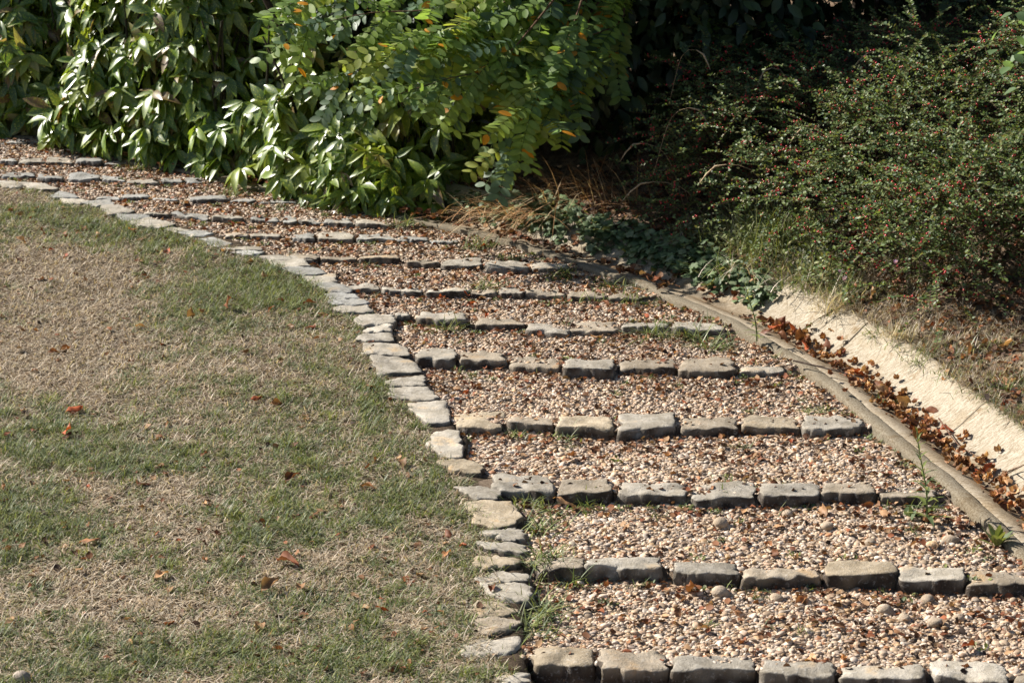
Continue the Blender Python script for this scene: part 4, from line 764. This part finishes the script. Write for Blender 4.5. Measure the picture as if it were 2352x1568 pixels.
for px, py, lab in ((1890, 1330, 'small leafy weed between the fourth and fifth stones of the second row'), (1560, 1560, 'small leafy weed in front of the third stone of the nearest step row'), (1720, 1562, 'small leafy weed in front of the joint right of the third stone, nearest row'), (2090, 1180, 'low grey-green weed by the kerb, right of the tall weed')):
    b = on_path(px, py); n = 16; m = MB(); a = rng.uniform(0, 6.28, n); e = rng.normal(.7, .4, n); m.stamp(LFT[0], basis(np.stack([np.cos(a) * np.cos(e), np.sin(a) * np.cos(e), np.sin(e)], -1), np.tile([0, 0, 1.], (n, 1))), rng.uniform(.025, .05, n), np.tile(b, (n, 1)) + rng.normal(0, .015, (n, 3)) * (1, 1, 0), GREENS[rng.integers(0, 6, n)]); tag(m.build('leafy_weed', M_GRASS, loc=b), lab, 'weed')
br = at_d(np.array(2352), np.array(110), np.array(11.0)); root = empty('bramble', br + (.1, .1, -.6), 'pale green bramble shoot with broad leaves at the top right corner', 'bramble'); m, sm = MB(), MB()
sm.tube(smooth_poly([br + (.1, .1, -.7), br + (.08, .03, -.1), br + (-.02, 0, .12)], 8), np.linspace(.006, .003, 8), (.14, .12, .06), 4)
n = 26; Q = br + rng.normal(0, 1, (n, 3)) * (.07, .05, .11) + (.02, 0, .03); a = rng.uniform(0, 6.28, n); m.stamp(grid_t([(0, .05), (.2, .3), (.5, .38), (.8, .2), (1, .02)], 3, fold=.15, bend=.2), basis(np.stack([np.cos(a), np.sin(a), rng.normal(-.5, .3, n)], -1), np.tile([-.3, -.3, 1.], (n, 1))), rng.uniform(.06, .10, n), Q, np.array((.14, .22, .10)) * rng.uniform(.8, 1.2, (n, 1))); m.build('leaves', M_PIN, root).location = local(root); sm.build('stem', M_BARK, root).location = local(root)

# ------------------------------------------------------------------ fallen leaves and husks, one object each
DP = [(0, .015), (.06, .02), (.12, .12), (.3, .27), (.5, .32), (.7, .25), (.88, .11), (1, .01)]
LV = [grid_t(DP, 5, fold=.1, bend=.35, wave=.07, curl=c) for c in (.9, -.9, 1.5)] + [grid_t(DP, 5, fold=-.5, bend=-.25, wave=.10)]
def husk_t(op, seed):
    r = np.random.default_rng(seed); V = []; Q = []
    for k in range(4):
        a0 = k * math.pi / 2 + r.normal(0, .15); o2 = op * r.uniform(.75, 1.25)
        for i, t in enumerate(np.linspace(0, 1, 5)):
            th = o2 * (.25 + .75 * t); rad = .12 + .55 * math.sin(th) * t; z = .72 * t * math.cos(th) - .05; wd = .36 * math.sin(math.pi * min(t * .75 + .22, 1)) * (1 - .92 * t ** 4)
            for j in (-1, 0, 1):
                x = rad + (-.06 if j == 0 else .02) * -1; yv = j * wd
                V.append((x * math.cos(a0) - yv * math.sin(a0), x * math.sin(a0) + yv * math.cos(a0), z))
        b = k * 15; Q += [[b + i * 3 + j, b + i * 3 + j + 1, b + (i + 1) * 3 + j + 1, b + (i + 1) * 3 + j] for i in range(4) for j in range(2)]
    return np.array(V), [np.array(Q)], np.zeros((60, 3))
HK = [husk_t(o, i) for i, o in enumerate((.5, .9, 1.25))]
DCOL = [(.26, .105, .045), (.36, .17, .075), (.20, .075, .035), (.46, .26, .13), (.38, .09, .03)]
def meshes(name, T, cols):
    out = []
    for t in T:
        for c in cols:
            m = MB(); m.add(t[0], t[1], c, t[2]); o = m.build(name, M_DEAD); out.append(o.data); bpy.data.objects.remove(o)
    return out
LM = meshes('dead_leaf', LV, DCOL); HM = meshes('beech_husk', HK, [(.34, .15, .065), (.46, .235, .105), (.25, .10, .045), (.56, .33, .17)])
from mathutils import Euler
def drop(name, me, p, s, label, group, tilt=.5, cat=None):
    o = bpy.data.objects.new(name, me); COL.objects.link(o); o.location = [float(v) for v in p]; o.scale = (s, s, s); o.rotation_euler = (rng.normal(0, tilt), rng.normal(0, tilt), rng.random() * 6.28)
    tag(o, label, cat or ('husk' if 'husk' in name else 'leaf'), group); return o
# named leaves seen on the lawn and the steps
for px, py, s, ci, lab in ((725, 750, .085, 4, 'red-brown upright leaf at the lawn edge, left of the sixth step row'), (190, 940, .09, 4, 'bright russet curled leaf on the left of the lawn'), (655, 1112, .085, 0, 'pointed brown leaf standing up in the middle of the lawn'), (600, 1370, .10, 3, 'pale tan flat leaf lying low in the middle of the lawn'), (635, 1290, .10, 2, 'dark brown broad leaf on the lawn below the standing pointed leaf'), (75, 995, .09, 2, 'dark curled leaf upright at the left edge of the lawn'), (165, 1000, .085, 2, 'dark crumpled leaf right of the upright one at the left of the lawn'), (620, 930, .075, 1, 'orange-tan curled leaf on the right part of the lawn'), (10, 1120, .085, 0, 'brown leaf cut by the left picture edge on the lawn'), (515, 710, .085, 2, 'dark folded leaf on the green patch of the lawn'), (230, 1245, .075, 1, 'tan leaf on the lower left of the lawn'), (920, 1062, .075, 3, 'pale leaf on the lawn near the edging beside the third step row')):
    p = at(np.array(float(px)), np.array(float(py))); p[2] = float(lawn_z(p[0], p[1])) + .022; drop('fallen_leaf', LM[rng.integers(0, 4) * 5 + ci], p, s, lab, 'single leaves on the lawn', .35)
for px, py, s, ci, lab in ((1078, 685, .075, 4, 'bright orange-red leaf below the third stone of the seventh step row'), (1320, 1165, .10, 3, 'pale crumpled leaf below the second stone of the third step row'), (625, 455, .07, 4, 'orange leaf under the low aucuba at the right end of the eleventh row'), (1790, 1290, .06, 0, 'brown leaf behind the second step row'), (1600, 1345, .10, 0, 'folded reddish leaf at the foot of the third stone in the second step row'), (1885, 1165, .08, 3, 'crumpled tan leaf at the foot of the sixth stone in the third step row'), (1685, 1410, .065, 1, 'orange leaf in the middle of the lowest tread'), (1855, 1368, .07, 1, 'orange-brown leaf in front of the fourth stone of the second step row'), (2062, 1222, .06, 1, 'orange leaf on the tread below the third row, near the kerb')):
    p = on_path(px, py); p[2] += .022; drop('fallen_leaf', LM[rng.integers(0, 4) * 5 + ci], p, s, lab, 'single leaves on the gravel steps', .4)
k = 0
while k < 95:
    y_ = rng.uniform(6.8, 14.5); x_ = rng.uniform(-4, .1)
    if in_poly(np.array([x_]), np.array([y_]), LAWN_POLY)[0] and x_ > -.26 * y_ and (rng.random() < .3 or noise(np.array([x_]), np.array([y_]), 2.5, 72)[0] > .5):
        drop('fallen_leaf', LM[rng.choice(20)], (x_, y_, float(lawn_z(x_, y_)) + .016), rng.uniform(.03, .075), 'small dry brown leaf lying in the short grass of the lawn', 'small dead leaves on the lawn'); k += 1
k = 0
while k < 150:
    y_ = 7 + 7.5 * rng.random() ** 1.2; x_ = rng.uniform(-3.5, 2.2)
    if in_poly(np.array([x_]), np.array([y_]), PATH)[0] and abs(x_) < .25 * y_:
        bel = min([np.interp(x_, a, b) - y_ for a, b, _ in FRONT if np.interp(x_, a, b) > y_] or [9])
        if rng.random() < .25 + .75 * math.exp(-bel / .12) and bel > .015:
            if rng.random() < .4: drop('beech_husk', HM[rng.choice(12)], (x_, y_, float(tread(x_, y_)) + .012), rng.uniform(.022, .034), 'open brown nut husk lying on the gravel of the steps', 'nut husks on the gravel', .5)
            else: drop('fallen_leaf', LM[rng.choice(20)], (x_, y_, float(tread(x_, y_)) + .018), rng.uniform(.03, .07), 'small dry brown leaf lying on the gravel of the steps', 'small dead leaves on the gravel', .5)
            k += 1
for k in range(330):
    y_ = rng.uniform(7.9, 10.9); i = np.argmin(np.abs(KERB[:, 1] - y_) + (KERB[:, 0] < 0) * 9); u_ = rng.normal(.235, .046) + (.05 if rng.random() < .1 else 0); q = KERB[i] + KN[i] * u_ + rng.normal(0, .015, 2); z = float(G(q[:1], q[1:])[0])
    if rng.random() < .75: drop('beech_husk', HM[rng.choice(12)], (q[0], q[1], z + .015 + rng.random() * .025), rng.uniform(.029, .046), 'brown open nut husk in the drift lying along the gutter bottom', 'nut husks in the gutter', .7)
    else: drop('fallen_leaf', LM[rng.choice(20)], (q[0], q[1], z + .03), rng.uniform(.05, .085), 'curled brown leaf in the drift lying along the gutter bottom', 'dead leaves in the gutter', .6)
for px, py in ((2168, 880), (1905, 865), (1940, 905), (2200, 1010)): 
    p = hit(px, py); drop('beech_husk', HM[rng.choice(12)], p + (0, 0, .016), .034, 'single brown nut husk lying on the bare pale concrete of the gutter side', 'husks alone on the gutter side', .4)
for k in range(120):
    px, py = rng.uniform(1950, 2352), rng.uniform(650, 960)
    p = hit(px, py); u_ = u_of(p[:1], p[1:2])[0]
    if u_ > .53: drop('beech_husk' if k % 3 else 'fallen_leaf', HM[rng.choice(12)] if k % 3 else LM[rng.choice(20)], p + (0, 0, .016), rng.uniform(.028, .042) if k % 3 else rng.uniform(.05, .085), 'brown open nut husk on the grassy bank above the gutter' if k % 3 else 'dead brown leaf on the grassy bank above the gutter', 'nut husks on the bank' if k % 3 else 'dead leaves on the bank', .6)

# ------------------------------------------------------------------ twigs, stick, pebble, feather, flowers
def twig(P, R, col, label, cat='twig', name='twig', leaves=False):
    m = MB(); P = smooth_poly(P, 14); m.tube(P, np.linspace(R, R * .4, 14), col, 5)
    for i in (4, 8, 11): d = rng.normal(0, 1, 3) * (1, 1, .3); m.tube([P[i], P[i] + unit(d[None])[0] * R * 12], [R * .6, R * .3], col, 4)
    tag(m.build(name, M_BARK), label, cat)
twig([at(np.array(1822), np.array(842)) + (0, 0, .03), at(np.array(1880), np.array(858)) + (0, 0, .035), at(np.array(1984), np.array(878)) + (0, 0, .02)], .005, (.07, .05, .04), 'dark thin twig lying across the kerb and gutter at the fifth step row')
twig([hit(2155, 985) + (0, 0, .05), hit(2200, 1040) + (0, 0, .04), hit(2265, 1075) + (0, 0, .03)], .004, (.16, .09, .06), 'reddish twig lying on the husks in the gutter')
twig([hit(2270, 1120) + (0, 0, .02), hit(2310, 1105) + (0, 0, .04), hit(2360, 1090) + (0, 0, .05)], .006, (.24, .17, .12), 'knobbly brown twig on the gutter concrete at the right picture edge')
p0 = at(np.array(490), np.array(398)); twig([p0 + (0, 0, .06), p0 + (.12, -.10, .05), p0 + (.28, -.22, .0)], .014, (.22, .18, .14), 'weathered grey stick lying under the aucuba hedge near the eleventh step row', 'stick', 'stick')
twig([on_path(1790, 1018) + (0, 0, .012), on_path(1830, 1020) + (0, 0, .012), on_path(1870, 1024) + (0, 0, .01)], .006, (.30, .23, .17), 'short pale twig on the gravel below the sixth stone of the fourth step row')
fm, bm, sm = MB(), MB(), MB(); Pq = smooth_poly([hit(2073, 662) + (0, 0, .10), hit(1999, 715) + (0, 0, .10), hit(1895, 749) + (0, 0, .06), hit(1825, 782) + (0, 0, .03)], 22)
sm.tube(Pq, np.linspace(.004, .0015, 22), (.14, .09, .05), 4); n = 90; t = rng.random(n); R = np.stack([np.interp(t, np.linspace(0, 1, 22), Pq[:, k]) for k in range(3)], -1); fm.stamp(TINY, basis(rng.normal(0, 1, (n, 3)), np.tile([0, 0, 1.], (n, 1))), np.full(n, .017), R, CC[rng.integers(0, 5, n)])
root = empty('trailing_sprig', Pq[0], 'thin leafy sprig trailing from the berry shrub over the pale gutter', 'sprig'); fm.build('leaves', M_COT, root).location = local(root); sm.build('twig', M_BARK, root).location = local(root)
p = at(np.array(52.), np.array(1558.)); p[2] = float(lawn_z(p[0], p[1])) + .012; m = MB(); m.add(cob[0][0] * (.034, .026, .022) + p, cob[0][1], (.36, .30, .24)); tag(m.build('pebble', M_STONE, loc=p), 'pale round pebble on the grass at the bottom left corner', 'pebble')
for px, py in ((1925, 672), (1938, 688), (2055, 650)):
    p = hit(px, py) + (0, 0, .10); root = empty('cyclamen_flower', p - (0, 0, .10), 'tiny lilac flower near the pale dry grass tuft by the gutter', 'flower', 'lilac flowers by the gutter'); m, sm = MB(), MB(); a = np.arange(5) * 1.2566
    m.stamp(grid_t([(0, .15), (.5, .3), (1, .05)], 3, fold=.2), basis(np.stack([np.cos(a) * .5, np.sin(a) * .5, np.ones(5)], -1), np.stack([np.cos(a), np.sin(a), np.zeros(5)], -1)), np.full(5, .026), np.tile(p, (5, 1)), np.tile([(.62, .40, .66)], (5, 1))); m.build('petals', M_PETAL, root).location = local(root); sm.tube([p - (0, 0, .10), p], [.0015, .0015], (.18, .1, .08), 4); sm.build('stalk', M_BARK, root).location = local(root)
